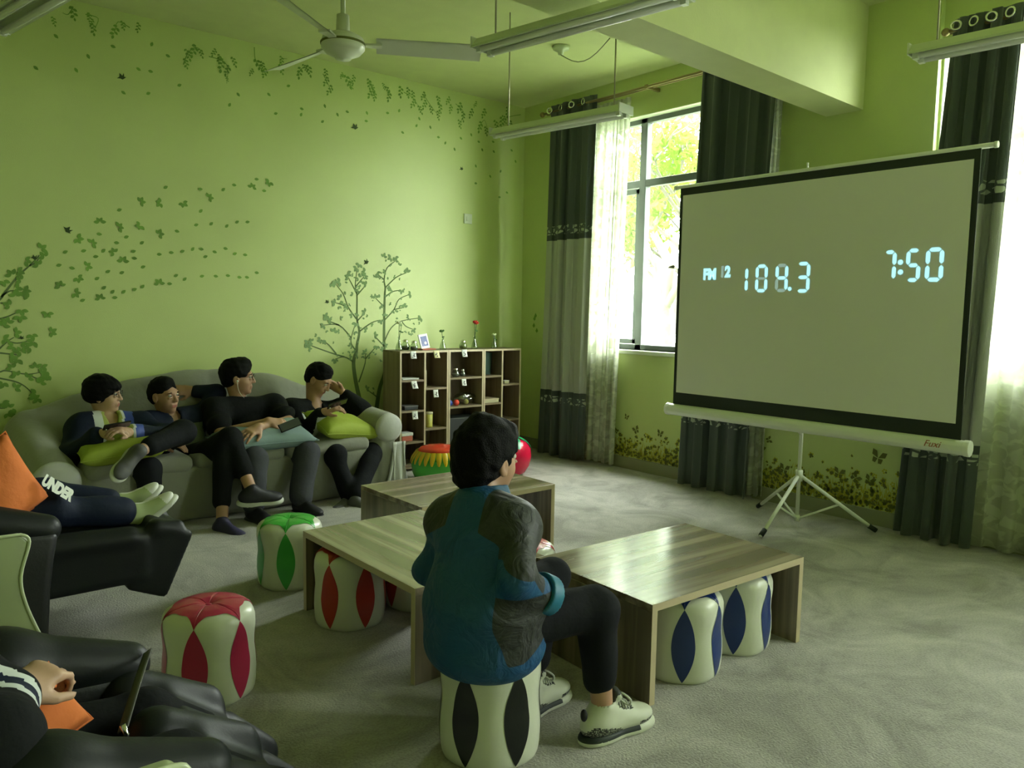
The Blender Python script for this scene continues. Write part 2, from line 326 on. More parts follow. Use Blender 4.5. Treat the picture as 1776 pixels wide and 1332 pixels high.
# ------------------------------------------------------------------ distance-field modeller for soft bodies
class SDF:
    def __init__(s, lo, hi, h):
        s.h = h; s.lo = np.array(lo, float); n = np.ceil((np.array(hi)-s.lo)/h).astype(int)+1; s.n = n
        s.F = np.full(tuple(n), .5, np.float32)
        s.ax = [(s.lo[i]+h*np.arange(n[i])).astype(np.float32) for i in range(3)]
    def reg(s, lo, hi, k):
        p = k+3*s.h; a = np.clip(np.floor((np.array(lo)-p-s.lo)/s.h).astype(int), 0, s.n-1); b = np.clip(np.ceil((np.array(hi)+p-s.lo)/s.h).astype(int)+1, 1, s.n)
        sl = tuple(slice(a[i], max(b[i], a[i]+1)) for i in range(3))
        return sl, s.ax[0][sl[0]][:, None, None], s.ax[1][sl[1]][None, :, None], s.ax[2][sl[2]][None, None, :]
    def put(s, sl, d, k, sub=False):
        F = s.F[sl]
        if sub:
            d = -d; h = np.maximum(k-np.abs(F-d), 0)/k; s.F[sl] = np.maximum(F, d)+h*h*k*.25
        else:
            h = np.maximum(k-np.abs(F-d), 0)/k; s.F[sl] = np.minimum(F, d)-h*h*k*.25
    def cap(s, a, b, ra, rb=None, k=.02, sub=False):
        rb = ra if rb is None else rb; a = np.array(a, float); b = np.array(b, float); R = max(ra, rb)
        sl, X, Y, Z = s.reg(np.minimum(a, b)-R, np.maximum(a, b)+R, k); ab = b-a; L = max(ab@ab, 1e-9)
        t = np.clip(((X-a[0])*ab[0]+(Y-a[1])*ab[1]+(Z-a[2])*ab[2])/L, 0, 1)
        d = np.sqrt((X-a[0]-t*ab[0])**2+(Y-a[1]-t*ab[1])**2+(Z-a[2]-t*ab[2])**2)-(ra+(rb-ra)*t)
        s.put(sl, d, k, sub); return s
    def chain(s, pts, rs, k=.02):
        for i in range(len(pts)-1): s.cap(pts[i], pts[i+1], rs[i], rs[i+1], k)
        return s
    def ell(s, c, r, B=None, k=.02, sub=False):
        c = np.array(c, float); r = np.array(r, float); B = np.eye(3) if B is None else np.array(B, float)
        e = np.sqrt(((B.T*r)**2).sum(1)); sl, X, Y, Z = s.reg(c-e, c+e, k); x, y, z = X-c[0], Y-c[1], Z-c[2]
        q = [(B[i][0]*x+B[i][1]*y+B[i][2]*z) for i in range(3)]
        k0 = np.sqrt(sum((q[i]/r[i])**2 for i in range(3))); k1 = np.sqrt(sum((q[i]/r[i]**2)**2 for i in range(3)))
        s.put(sl, k0*(k0-1)/np.maximum(k1, 1e-6), k, sub); return s
    def box(s, c, r, B=None, rad=.01, k=.02, sub=False):
        c = np.array(c, float); r = np.array(r, float); B = np.eye(3) if B is None else np.array(B, float)
        e = np.sqrt(((B.T*r)**2).sum(1)); sl, X, Y, Z = s.reg(c-e, c+e, k); x, y, z = X-c[0], Y-c[1], Z-c[2]
        q = [np.abs(B[i][0]*x+B[i][1]*y+B[i][2]*z)-(r[i]-rad) for i in range(3)]
        d = np.sqrt(sum(np.maximum(t, 0)**2 for t in q))+np.minimum(np.maximum(np.maximum(q[0], q[1]), q[2]), 0)-rad
        s.put(sl, d, k, sub); return s
    def cut(s, p, n):                                     # keep the side the normal points away from
        n = np.array(n, float); n /= np.linalg.norm(n); X, Y, Z = s.ax[0][:, None, None], s.ax[1][None, :, None], s.ax[2][None, None, :]
        s.F = np.maximum(s.F, ((X-p[0])*n[0]+(Y-p[1])*n[1]+(Z-p[2])*n[2]).astype(np.float32)); return s
    def folds(s, amp, f=30, seed=0, d=(1, 1, 1)):
        r = np.random.RandomState(seed); X, Y, Z = s.ax[0][:, None, None], s.ax[1][None, :, None], s.ax[2][None, None, :]
        n = 0
        for i in range(4):
            a = r.randn(3)*np.array(d); a /= np.linalg.norm(a); b = r.randn(3); b /= np.linalg.norm(b); ff = f*(.6+.8*r.rand())
            n = n+np.sin(ff*(a[0]*X+a[1]*Y+a[2]*Z)+r.rand()*6+1.6*np.sin(.5*ff*(b[0]*X+b[1]*Y+b[2]*Z)+r.rand()*6))
        s.F += (amp*.5*n).astype(np.float32); return s
    def mesh(s):
        F = s.F; I = (F < 0)
        c = [I[i:F.shape[0]-1+i, j:F.shape[1]-1+j, k:F.shape[2]-1+k] for i in (0, 1) for j in (0, 1) for k in (0, 1)]
        al = c[0].copy(); an = c[0].copy()
        for q in c[1:]: al &= q; an |= q
        idx = np.argwhere(an & ~al); ids = np.full(an.shape, -1, np.int32); ids[tuple(idx.T)] = np.arange(len(idx))
        cor = [(i, j, k) for i in (0, 1) for j in (0, 1) for k in (0, 1)]
        val = {q: F[idx[:, 0]+q[0], idx[:, 1]+q[1], idx[:, 2]+q[2]] for q in cor}
        acc = np.zeros((len(idx), 3)); cnt = np.zeros(len(idx))
        for p in cor:
            for a in range(3):
                if p[a] == 0:
                    q = tuple(1 if i == a else p[i] for i in range(3)); va, vb = val[p], val[q]; m = (va < 0) != (vb < 0)
                    t = np.where(m, va/np.where(va == vb, 1, va-vb), 0); pt = np.tile(np.array(p, float), (len(idx), 1)); pt[:, a] += t
                    acc[m] += pt[m]; cnt[m] += 1
        v = s.lo+(idx+acc/np.maximum(cnt, 1)[:, None])*s.h
        fs = []
        for a in range(3):
            o1, o2 = [(1, 2), (2, 0), (0, 1)][a]
            A = [slice(None)]*3; B = [slice(None)]*3; A[a] = slice(0, -1); B[a] = slice(1, None)
            X = np.argwhere(I[tuple(A)] != I[tuple(B)]); X = X[(X[:, o1] > 0) & (X[:, o2] > 0) & (X[:, o1] < F.shape[o1]-1) & (X[:, o2] < F.shape[o2]-1)]
            e1 = np.zeros(3, int); e1[o1] = 1; e2 = np.zeros(3, int); e2[o2] = 1
            q = [X-e1-e2, X-e2, X, X-e1]; qq = np.stack([ids[tuple(z.T)] for z in q], 1); qq = qq[(qq >= 0).all(1)] if False else qq
            ins = I[tuple(X.T)]; qq[~ins] = qq[~ins][:, ::-1]; fs.append(qq)
        return v, np.concatenate(fs)
    def build(s, name, mats, parent=None, matfn=None, attr=None):
        v, f = s.mesh(); ok = (f >= 0).all(1); f = f[ok]
        L = wloc(parent) if parent is not None else Vector((0, 0, 0))
        mi = matfn(v[f].mean(1)).astype(int).tolist() if matfn is not None else None
        o = mesh_obj(name, (v-np.array(L)).tolist(), f.tolist(), mats, parent, mi, True, fix=False)
        for k in (attr or {}): o.data.attributes.new(k, 'FLOAT', 'POINT').data.foreach_set('value', attr[k](v).astype(np.float32))
        return o
def vn(a): a = np.array(a, float); return a/np.linalg.norm(a)
# ------------------------------------------------------------------ the room
X0, Y0 = -8.2, -9.4
m = MB().box(X0, .25, Y0, .2, -.1, 0); struct(m, 'floor', 'carpet')
m = MB().box(X0, .25, Y0, .2, H, H+.1); struct(m, 'ceiling', 'ceiling_green')
m = MB().box(X0, .25, 0, .2, 0, H); struct(m, 'wall_left', 'wall_green')
m = MB().box(X0-.2, X0, Y0, .2, 0, H); struct(m, 'wall_front', 'wall_green')
m = MB().box(X0-.2, .25, Y0-.2, Y0, 0, H); struct(m, 'wall_rear', 'wall_green')
WINS = [(-.80, -2.66), (-3.84, -6.05), (-7.1, -8.3)]
m = MB(); edge = [0]+[v for w in WINS for v in w]+[Y0]
for i in range(0, len(edge), 2): m.box(0, .25, edge[i+1], edge[i], 0, H)
for a, b in WINS: m.box(0, .25, b, a, 0, WZ0); m.box(0, .25, b, a, WZ1, H)
m.box(-.05, 0, -3.83, -2.72, 0, H)
struct(m, 'wall_right', 'wall_green')
m = MB(); ang = .03
m.prism([(X0, -3.20-.02*8), (0, -3.135), (0, -3.385), (X0, -3.45-.02*8)], 2.67, H)
struct(m, 'trim_1', 'ceiling_green')['label'] = 'ceiling beam'
m = MB().box(-.018, 0, -2.72, -.02, 0, .10); m.box(-.068, -.05, -3.83, -2.72, 0, .10); m.box(-.018, 0, Y0, -3.85, 0, .10)
struct(m, 'baseboard_right', 'baseboard', bevel=.004)
m = MB().box(X0, -.02, -.018, 0, 0, .10); struct(m, 'baseboard_left', 'baseboard', bevel=.004)
def window(i, a, b, mull, transom):
    fr = MB(); x0, x1 = .09, .15; t = .045
    fr.box(x0, x1, b, a, WZ0, WZ0+t); fr.box(x0, x1, b, a, WZ1-t, WZ1); fr.box(x0, x1, a-t, a, WZ0, WZ1); fr.box(x0, x1, b, b+t, WZ0, WZ1)
    for y in mull: fr.box(x0, x1, y-.035, y+.035, WZ0, WZ1)
    fr.box(x0+.002, x1-.002, b, a, transom-.03, transom+.03)
    w = struct(fr, 'window_%d' % i, 'window_frame', bevel=.004)
    es = [a]+list(mull)+[b]
    for k in range(len(es)-1):
        g = MB().box(.115, .119, es[k+1]+.03, es[k]-.03, WZ0+.03, transom-.02); build(g, 'glass_pane', 'glass', w)
        g = MB().box(.115, .119, es[k+1]+.03, es[k]-.03, transom+.02, WZ1-.03); build(g, 'glass_pane', 'glass', w)
        if k % 2 == 0:
            s = MB(); p, q = es[k+1]+.035, es[k]-.05; zz0, zz1 = WZ0+.05, transom-.04
            s.box(.10, .125, p, p+.04, zz0, zz1); s.box(.10, .125, q-.04, q, zz0, zz1); s.box(.10, .125, p, q, zz0, zz0+.04); s.box(.10, .125, p, q, zz1-.04, zz1)
            build(s, 'sash', 'window_frame', w, bevel=.003)
    sl = MB().box(-.03, .20, b-.02, a+.02, WZ0-.035, WZ0); build(sl, 'window_sill', 'sill', w, bevel=.006)
    rv = MB().box(0, .0895, b, a, WZ1-.006, WZ1); build(rv, 'reveal_lining', 'sill', w)
    rv = MB().box(0, .0895, a-.006, a, WZ0, WZ1); build(rv, 'reveal_lining', 'sill', w)
window(1, -.80, -2.66, (-1.44,), 2.44)
window(2, -3.84, -6.05, (-4.52, -5.25), 2.44)
window(3, -7.1, -8.3, (-7.7,), 2.44)  # unseen window behind the camera, added to brighten the left of the room

# ------------------------------------------------------------------ curtains
def cloth(name, mat, parent, x, ya0, ya1, yb0, yb1, z0, z1, nf, amp, seed, nu=150, nv=30, uvs=1.0):
    r = random.Random(seed); ph = [r.random()*6 for _ in range(4)]
    mb = MB(); mb.smooth = True
    def fn(u, v):
        y0 = ya0+(yb0-ya0)*v; y1 = ya1+(yb1-ya1)*v; z = z0+(z1-z0)*v
        uu = u+.012*math.sin(6*u+ph[0]+2*v)
        a = amp*(.75+.35*math.sin(3*u*PI+ph[1]))*(1.05-.25*v)
        w = 2*PI*nf*uu+ph[2]+.5*math.sin(2.2*v+ph[3])
        w2 = 2*PI*nf*2.3*uu+ph[0]; return (x+a*math.sin(w)+.32*a*math.sin(w2+.8*math.sin(3*v))+.2*a*math.sin(2*w+ph[1]), y0+(y1-y0)*u+.010*math.sin(2*w), z+.004*math.sin(w))
    mb.grid(fn, nu, nv)
    L = wloc(parent); v = [(a-L.x, b-L.y, c-L.z) for a, b, c in mb.v]
    o = mesh_obj(name, v, mb.f, mat, parent, smooth=True, fix=False)
    uv = o.data.uv_layers.new(name='UVMap'); W = abs(ya1-ya0)*uvs
    for lp in o.data.loops:
        k = lp.vertex_index; i, j = divmod(k, nv); uv.data[lp.index].uv = (i/(nu-1)*W, j/(nv-1)*(z1-z0))
    md = o.modifiers.new('thick', 'SOLIDIFY'); md.thickness = .003
    return o
def blackout(label, x, ya0, ya1, yb0, yb1, z0, z1, nf, seed, group='dark banded blackout curtains'):
    t = thing('blackout_curtain', label, 'curtain', (x, (ya0+ya1)/2, z0), group=None)
    cloth('curtain_cloth', 'curtain_cloth', t, x, ya0, ya1, yb0, yb1, z0, z1, nf, .034, seed)
    n = nf
    for k in range(n):
        y = yb0+(yb1-yb0)*(k+.5)/n+.012
        g = MB(); g.smooth = True
        g.grid(lambda u, v: (x+.0+(.006*math.cos(2*PI*v))*1.0, y+(.024+.006*math.sin(2*PI*v))*math.cos(2*PI*u), z1-.055+(.024+.006*math.sin(2*PI*v))*math.sin(2*PI*u)), 14, 6, True, True)
        g.v = [(x-.055+(p[1]-y)*.3*(1 if k % 2 else -1)+(p[0]-x), p[1], p[2]) for p in g.v]
        build(g, 'grommet', 'chrome', t, world=True, smooth=True)
    return t
blackout('dark green-grey banded curtain nearest the mural wall, left of the first window', -.15, -.44, -1.03, -.52, -1.08, .015, 3.20, 4, 3)
blackout('dark green-grey curtain hanging behind the left half of the projector screen', -.15, -2.12, -2.74, -2.20, -2.84, .015, 3.20, 4, 5)
blackout('dark green-grey curtain behind the right edge of the projector screen, beside the second window', -.17, -3.79, -4.24, -3.95, -4.31, .015, 3.05, 4, 9)
def sheer(label, *a):
    x, ya0, ya1, yb0, yb1, z0, z1, nf, seed = a
    t = thing('sheer_curtain', label, 'curtain', (x, (ya0+ya1)/2, z0))
    cloth('lace_cloth', 'sheer', t, x, ya0, ya1, yb0, yb1, z0, z1, nf, .022, seed)
    return t
sheer('white lace sheer curtain gathered at the left side of the first window', -.09, -.93, -1.36, -1.02, -1.44, .03, 3.12, 5, 2)
sheer('narrow strip of lace sheer showing under the screen beside the middle dark curtain', -.085, -2.70, -2.80, -2.72, -2.82, .03, 3.12, 2, 4)
sheer('wide white lace sheer curtain covering the second window at the right', -.085, -4.18, -5.6, -4.26, -5.7, .02, 3.0, 9, 6)
def rail(label, y0, y1, z=3.145):
    t = thing('curtain_rail', label, 'curtain rail', (-.13, (y0+y1)/2, z))
    for x, zz in ((-.15, z), (-.085, z+.01)):
        build(MB().tube([(x, y0, zz), (x, y1, zz)], .011, 10), 'rail', 'rail_brown', t, world=True)
    for y in (y0, y1): build(MB().ball((-.15, y, z), .024), 'finial', 'rail_brown', t, world=True)
    for k in range(3):
        y = y0+(y1-y0)*(.04+.46*k); build(MB().box(-.165, 0, y-.012, y+.012, z-.014, z+.014), 'bracket', 'rail_brown', t, world=True)
rail('brown double curtain rail above the first window', -.42, -2.90)
rail('brown double curtain rail above the second window at the right', -3.90, -6.2, 2.995)

# ------------------------------------------------------------------ trees outside the windows
def tree(name, label, base, seed, hgt, spread, nleaf, lsz=.07):
    r = random.Random(seed); t = thing(name, label, 'tree', base, group=None); wd = MB(); wd.smooth = True; tips = []
    def br(p, d, L, rad, dep):
        pts = [p]; q = p.copy(); dd = d.copy()
        for k in range(4):
            dd = (dd+Vector((r.uniform(-.22, .22), r.uniform(-.22, .22), r.uniform(-.1, .16)))).normalized(); q = q+dd*L/4; pts.append(q.copy())
        wd.tube(pts, [rad*(1-.12*k) for k in range(5)], 7, caps=False)
        if dep >= 3: tips.extend(pts[1:])
        if dep == 2: tips.extend(pts[3:])
        if dep < 4:
            for k in range(3 if dep else 4):
                a = r.uniform(0, 2*PI); s = r.uniform(.5, 1.1)*spread
                nd = (dd+Vector((math.cos(a)*s, math.sin(a)*s, r.uniform(-.25, .35)))).normalized()
                br(pts[r.choice((2, 3, 4))].copy(), nd, L*r.uniform(.55, .8), rad*.5, dep+1)
    br(Vector((0, 0, -.3)), Vector((0, 0, 1)), hgt, .13, 0)
    build(wd, 'branches', 'bark', t, fix=False)
    fo = MB()
    for _ in range(nleaf):
        c = r.choice(tips)+Vector((r.gauss(0, .16), r.gauss(0, .16), r.gauss(0, .16)))
        a = Vector((r.gauss(0, 1), r.gauss(0, 1), r.gauss(0, 1))).normalized(); b = a.cross(Vector((r.gauss(0, 1), r.gauss(0, 1), r.gauss(0, 1)))).normalized()
        s = lsz*r.uniform(.6, 1.3); n = len(fo.v); cc = a.cross(b)*s*.15
        fo.v += [tuple(c-a*s), tuple(c+b*s*.42+cc), tuple(c+a*s), tuple(c-b*s*.42+cc)]; fo.face((n, n+1, n+2)); fo.face((n, n+2, n+3))
    build(fo, 'foliage', 'foliage', t, fix=False)
tree('leafy_tree', 'pale yellow-green leafy tree with bare grey limbs outside the first window', (3.9, 1.2, 0), 11, 2.3, 1.0, 4600)
tree('leafy_tree', 'leafy tree outside, seen through the lace of the right-hand window', (3.6, -2.9, 0), 21, 2.2, 1.0, 4500)
tree('leafy_tree', 'farther leafy tree standing behind the pale one outside the first window', (9.4, 8.2, 0), 31, 2.6, 1.1, 6000, .10)
m = MB().box(.3, 30, -20, 25, -.5, -.35); o = struct(m, 'outside_ground', 'plant_outside'); 

# ------------------------------------------------------------------ projector screen on a tripod
SX = -.62
ps = thing('projector_screen', 'large tripod projector screen showing a radio frequency and the time', 'projector screen', (-.52, -3.34, 0))
ys0, ys1, zt, zb = -2.40, -4.30, 2.215, .69
m = MB().box(SX, SX+.004, ys1, ys0, zb, zt); build(m, 'border', 'screen_black', ps, world=True)
m = MB().box(SX-.002, SX-.0005, -4.270, -2.425, .79, 2.165); build(m, 'screen_fabric', 'screen_white', ps, world=True)
m = MB().tube([(SX+.01, -2.36, 2.225), (SX+.01, -4.36, 2.225)], .014, 12); build(m, 'top_bar', 'case_white', ps, world=True)
for y in (-2.355, -4.365): build(MB().tube([(SX+.01, y-.008, 2.225), (SX+.01, y+.008, 2.225)], .017, 12), 'bar_cap', 'case_white', ps, world=True)
def oct_tube(y0, y1, r, name, mat, x=SX+.005, z=.665):
    m = MB(); m.smooth = False
    pts = [(x+r*math.cos(2*PI*(k+.5)/10), z+r*1.05*math.sin(2*PI*(k+.5)/10)) for k in range(10)]; m.prism(pts, min(y0, y1), max(y0, y1), 'y')
    return build(m, name, mat, ps, world=True, bevel=.004)
oct_tube(-2.37, -4.32, .040, 'case', 'case_white'); oct_tube(-2.345, -2.372, .043, 'end_cap', 'white_paint'); oct_tube(-4.318, -4.35, .043, 'end_cap', 'white_paint')
v, f = text_mesh('Fuxi', .05, shear=.35)
m = MB(); m.v = [(SX+.005-.0405-p[2], -4.17-p[0], .655+p[1]) for p in v]; m.f = f; m.mi = [0]*len(f); m.sm = [False]*len(f); build(m, 'maker_mark', 'red_print', ps, world=True)
px, py = -.52, -3.34
build(MB().tube([(px, py, .05), (px, py, 1.30)], .012, 12), 'pole', 'case_white', ps, world=True)
build(MB().tube([(px+.03, py, .9), (px+.03, py, 2.20)], .009, 12), 'upper_pole', 'case_white', ps, world=True)
build(MB().box(px-.03, px+.05, py-.02, py+.02, .86, .95), 'clamp', 'screen_black', ps, world=True)
build(MB().tube([(px, py, .60), (SX+.01, py, .665)], .010, 8), 'case_bracket', 'case_white', ps, world=True)
build(MB().tube([(px+.03, py, 2.2), (SX+.01, py, 2.235), (SX+.01, py, 2.27)], .007, 8), 'hanging_hook', 'case_white', ps, world=True)
build(MB().tube([(px, py, .30), (px, py, .37)], .022, 12), 'collar', 'case_white', ps, world=True)
build(MB().tube([(px, py, .04), (px, py, .08)], .017, 12), 'lower_collar', 'case_white', ps, world=True)
for fx, fy in ((-.30, -2.92), (-.93, -3.34), (-.24, -3.72)):
    d = Vector((fx-px, fy-py, 0)); n = d.normalized(); s = Vector((px, py, .33)); e = Vector((fx, fy, .012))
    lg = build(MB().tube([s+n*.015, e], .0115, 8), 'leg', 'case_white', ps, world=True)
    mid = s.lerp(e, .52); bp_ = build(MB().tube([mid, Vector((px, py, .06))+n*.012], .007, 8), 'brace', 'case_white', lg)
    bp_.data.transform(Matrix.Translation(-wloc(lg)))
    ft = MB().tube([e+Vector((0, 0, .003)), e+(s-e).normalized()*.055], .0155, 8); fo_ = build(ft, 'rubber_foot', 'screen_black', lg); fo_.data.transform(Matrix.Translation(-wloc(lg)))
# projected read-out on the fabric: seven-segment figures in the plane of the screen
def seg_digit(mb, yc, zc, w, h, on, th, dx=SX-.0045, slant=0.0):
    def bar(a, b):
        a = Vector(a); b = Vector(b); d = (b-a).normalized(); n = Vector((-d.y, d.x)); g = th*.55; a2 = a+d*g*.35; b2 = b-d*g*.35
        pts = [a2, a2+d*g+n*th/2, b2-d*g+n*th/2, b2, b2-d*g-n*th/2, a2+d*g-n*th/2]
        mb.prism([(yc-(p.x+slant*p.y), zc+p.y) for p in pts], dx, dx+.0015, 'x')
    W, T = w/2, h/2
    S = {'a': ((-W, T), (W, T)), 'b': ((W, T), (W, 0)), 'c': ((W, 0), (W, -T)), 'd': ((-W, -T), (W, -T)), 'e': ((-W, -T), (-W, 0)), 'f': ((-W, 0), (-W, T)), 'g': ((-W, 0), (W, 0))}
    for c in on: bar(*S[c])
def scr(u, v): return None
DG = {'1': 'bc', '0': 'abcdef', '4': 'bcfg', '3': 'abcdg', '7': 'abc', '5': 'acdfg'}
def digit(ch, q, w, h, th, on=None):
    m = MB(); seg_digit(m, q[1], q[2], w, h, on or DG[ch], th); build(m, 'projected_digit', 'digit_blue', ps, world=True)
digit('1', (-0.620,-2.925,1.575), .07, .15, .020)
digit('0', (-0.620,-3.069,1.580), .065, .155, .020)
digit('4', (-0.620,-3.211,1.580), .065, .155, .020)
digit('3', (-0.620,-3.355,1.581), .068, .165, .020)
digit('7', (-0.620,-3.873,1.634), .052, .15, .020)
digit('5', (-0.620,-4.001,1.632), .056, .160, .020)
digit('0', (-0.620,-4.111,1.632), .070, .160, .021)
for q, sg, th_ in (((-0.620,-3.211,1.580), 'a', .020), ((-0.620,-3.211,1.580), 'd', .020), ((-0.620,-3.211,1.580), 'e', .020), ((-0.620,-3.069,1.580), 'g', .014)):
    m = MB(); seg_digit(m, q[1], q[2], .065, .155, sg, th_); build(m, 'dim_projected_segment', 'digit_dim', ps, world=True)
for q, r_ in (((-0.620,-3.270,1.512), .012), ((-0.620,-3.932,1.651), .014), ((-0.620,-3.935,1.597), .014)):
    m = MB(); m.prism([(q[1]+r_*math.cos(k*PI/8), q[2]+r_*math.sin(k*PI/8)) for k in range(16)], SX-.0045, SX-.003, 'x'); build(m, 'projected_dot', 'digit_blue', ps, world=True)
for s_, q, mt in (('FM', (-0.620,-2.672,1.584), 'digit_blue'), ('1', (-0.620,-2.773,1.597), 'digit_dim'), ('2', (-0.620,-2.814,1.597), 'digit_blue')):
    v, f = text_mesh(s_, .098, bold=.005); m = MB(); m.v = [(SX-.0035-p[2], q[1]-p[0]*.85, q[2]+p[1]) for p in v]; m.f = f; m.mi = [0]*len(f); m.sm = [False]*len(f)
    build(m, 'projected_letters', mt, ps, world=True)

# ------------------------------------------------------------------ ceiling fan
FZ = 2.685; FC = (-3.06, -2.10)
fan = thing('ceiling_fan', 'white three-bladed ceiling fan hanging on a rod', 'ceiling fan', (FC[0], FC[1], H))
build(MB().lathe([(.001, 0), (.055, 0), (.065, -.03), (.04, -.08), (.016, -.1)], 24, (FC[0], FC[1], H)), 'canopy', 'enamel_green', fan, world=True)
build(MB().tube([(*FC, H-.08), (*FC, FZ+.10)], .0125, 12), 'down_rod', 'enamel_green', fan, world=True)
build(MB().lathe([(.012, .175), (.032, .17), (.036, .09), (.045, .075), (.001, .07)], 24, (*FC, FZ)), 'coupling_cover', 'fan_white', fan, world=True)
build(MB().lathe([(.001, .08), (.07, .075), (.105, .055), (.112, .03), (.112, .005), (.09, -.02), (.045, -.04), (.04, -.05), (.001, -.052)], 32, (*FC, FZ)), 'motor_housing', 'fan_white', fan, world=True)
build(MB().lathe([(.108, .034), (.116, .03), (.116, .022), (.108, .018)], 32, (*FC, FZ)), 'trim_ring', 'decal_olive', fan, world=True)
for a in (-31, -145, 97):
    a = math.radians(a); d = Vector((math.cos(a), math.sin(a), 0)); s = Vector((-d.y, d.x, 0)); c = Vector((*FC, FZ+.028))
    m = MB()
    def bl(u, v, z):
        L = .17+.55*u; w = .048+.014*u; k = (v-.5)*2
        return c+d*L+s*k*w+Vector((0, 0, -.022*k+.006*(1-k*k)+z))
    m.smooth = True
    m.grid(lambda u, v: bl(u, v, .002), 10, 7); m.grid(lambda u, v: bl(u, 1-v, -.002), 10, 7)
    b_ = build(m, 'blade', 'fan_white', fan, world=True)
    m = MB(); n_ = [c+d*.09+s*.018, c+d*.20+s*.032, c+d*.20-s*.032, c+d*.09-s*.018]; m.v = [tuple(p+Vector((0, 0, .004))) for p in n_]+[tuple(p-Vector((0, 0, .006))) for p in n_]
    for q in ((0, 1, 2, 3), (7, 6, 5, 4), (0, 4, 5, 1), (1, 5, 6, 2), (2, 6, 7, 3), (3, 7, 4, 0)): m.face(q)
    br_ = build(m, 'blade_bracket', 'fan_white', b_); br_.data.transform(Matrix.Translation(-wloc(b_)))

# ------------------------------------------------------------------ hanging tube lamps
def lamp(label, e0, e1, rods, reflector=True):
    e0 = Vector(e0); e1 = Vector(e1); c = (e0+e1)/2; d = (e1-e0); L = d.length; rz = math.atan2(d.y, d.x)
    t = thing('tube_lamp', label, 'ceiling lamp', (c.x, c.y, c.z), rz)
    m = MB(); w, h = .075, .05
    m.prism([(-w, .012), (-w*.55, h), (w*.55, h), (w, .012), (w, .002), (w*.80, .006), (w*.35, .028), (-w*.35, .028), (-w*.80, .006), (-w, .002)], -L/2, L/2, 'x')
    build(m, 'housing', 'enamel_green', t)
    m = MB().box(-L/2-.006, -L/2+.002, -w, w, 0, h+.002); build(m, 'end_plate', 'lamp_white', t); m = MB().box(L/2-.002, L/2+.006, -w, w, 0, h+.002); build(m, 'end_plate', 'lamp_white', t)
    for s in (-1, 1):
        build(MB().tube([(-L/2+.03, s*.038, -.002), (L/2-.03, s*.038, -.002)], .014, 12), 'lamp_tube', 'lamp_tube', t)
        for e in (-1, 1): build(MB().box(e*(L/2-.022)-.012, e*(L/2-.022)+.012, s*.038-.014, s*.038+.014, -.016, .02), 'lamp_socket', 'lamp_white', t)
    for x in rods: build(MB().tube([(x*L, 0, h), (x*L, 0, H-c.z)], .0045, 6), 'suspension_rod', 'rod_metal', t)
    return t
lamp('twin-tube hanging lamp in the middle of the ceiling, beside the fan blade', (-2.726,-2.848,2.570), (-2.545,-3.896,2.570), (-.42, .38))
lamp('twin-tube hanging lamp in front of the first window', (-1.674,-1.659,2.520), (-1.523,-2.682,2.520), (-.40, .42))
lamp('twin-tube hanging lamp at the right edge, in front of the second window', (-1.32, -4.24, 2.52), (-1.22, -5.4, 2.52), (-.42, .38))
lamp('twin-tube hanging lamp at the top left corner, near the leaf mural', (-4.56, -1.78, 2.50), (-4.34, -2.92, 2.52), (-.38, .38))
cr = thing('ceiling_rose', 'small round white ceiling rose with a wire beside the beam', 'ceiling fitting', (-0.958,-1.511,3.300))
q = Vector((-0.958,-1.511,3.300)); 
build(MB().lathe([(.001, .01), (.065, .008), (.06, -.012), (.025, -.02), (.02, -.05), (.001, -.052)], 20, tuple(q)), 'rose', 'enamel_green', cr, world=True)
e = Vector((-0.953,-2.001,3.250)); pts = [q+(e-q)*k/8+Vector((0, 0, -.05-.10*math.sin(PI*k/8)+.05*k/8)) for k in range(9)]
build(MB().tube(pts, .004, 6), 'wire', 'cable', cr, world=True)
sw = thing('light_switch', 'small white wall plate high on the mural wall', 'wall plate', (-.68, 0, 2.19))
build(MB().box(-.725, -.635, -.012, 0, 2.145, 2.235), 'plate', 'switch_white', sw, world=True, bevel=.004); build(MB().box(-.70, -.66, -.016, -.010, 2.17, 2.21), 'rocker', 'switch_white', sw, world=True, bevel=.002)
sw2 = thing('wall_hook', 'small metal hook on the beam end beside the right curtain', 'hook', (-.05, -3.80, 2.97))
build(MB().tube([(-.05, -3.80, 2.97), (-.10, -3.80, 2.97), (-.10, -3.80, 2.93)], .010, 8), 'hook', 'rod_metal', sw2, world=True)

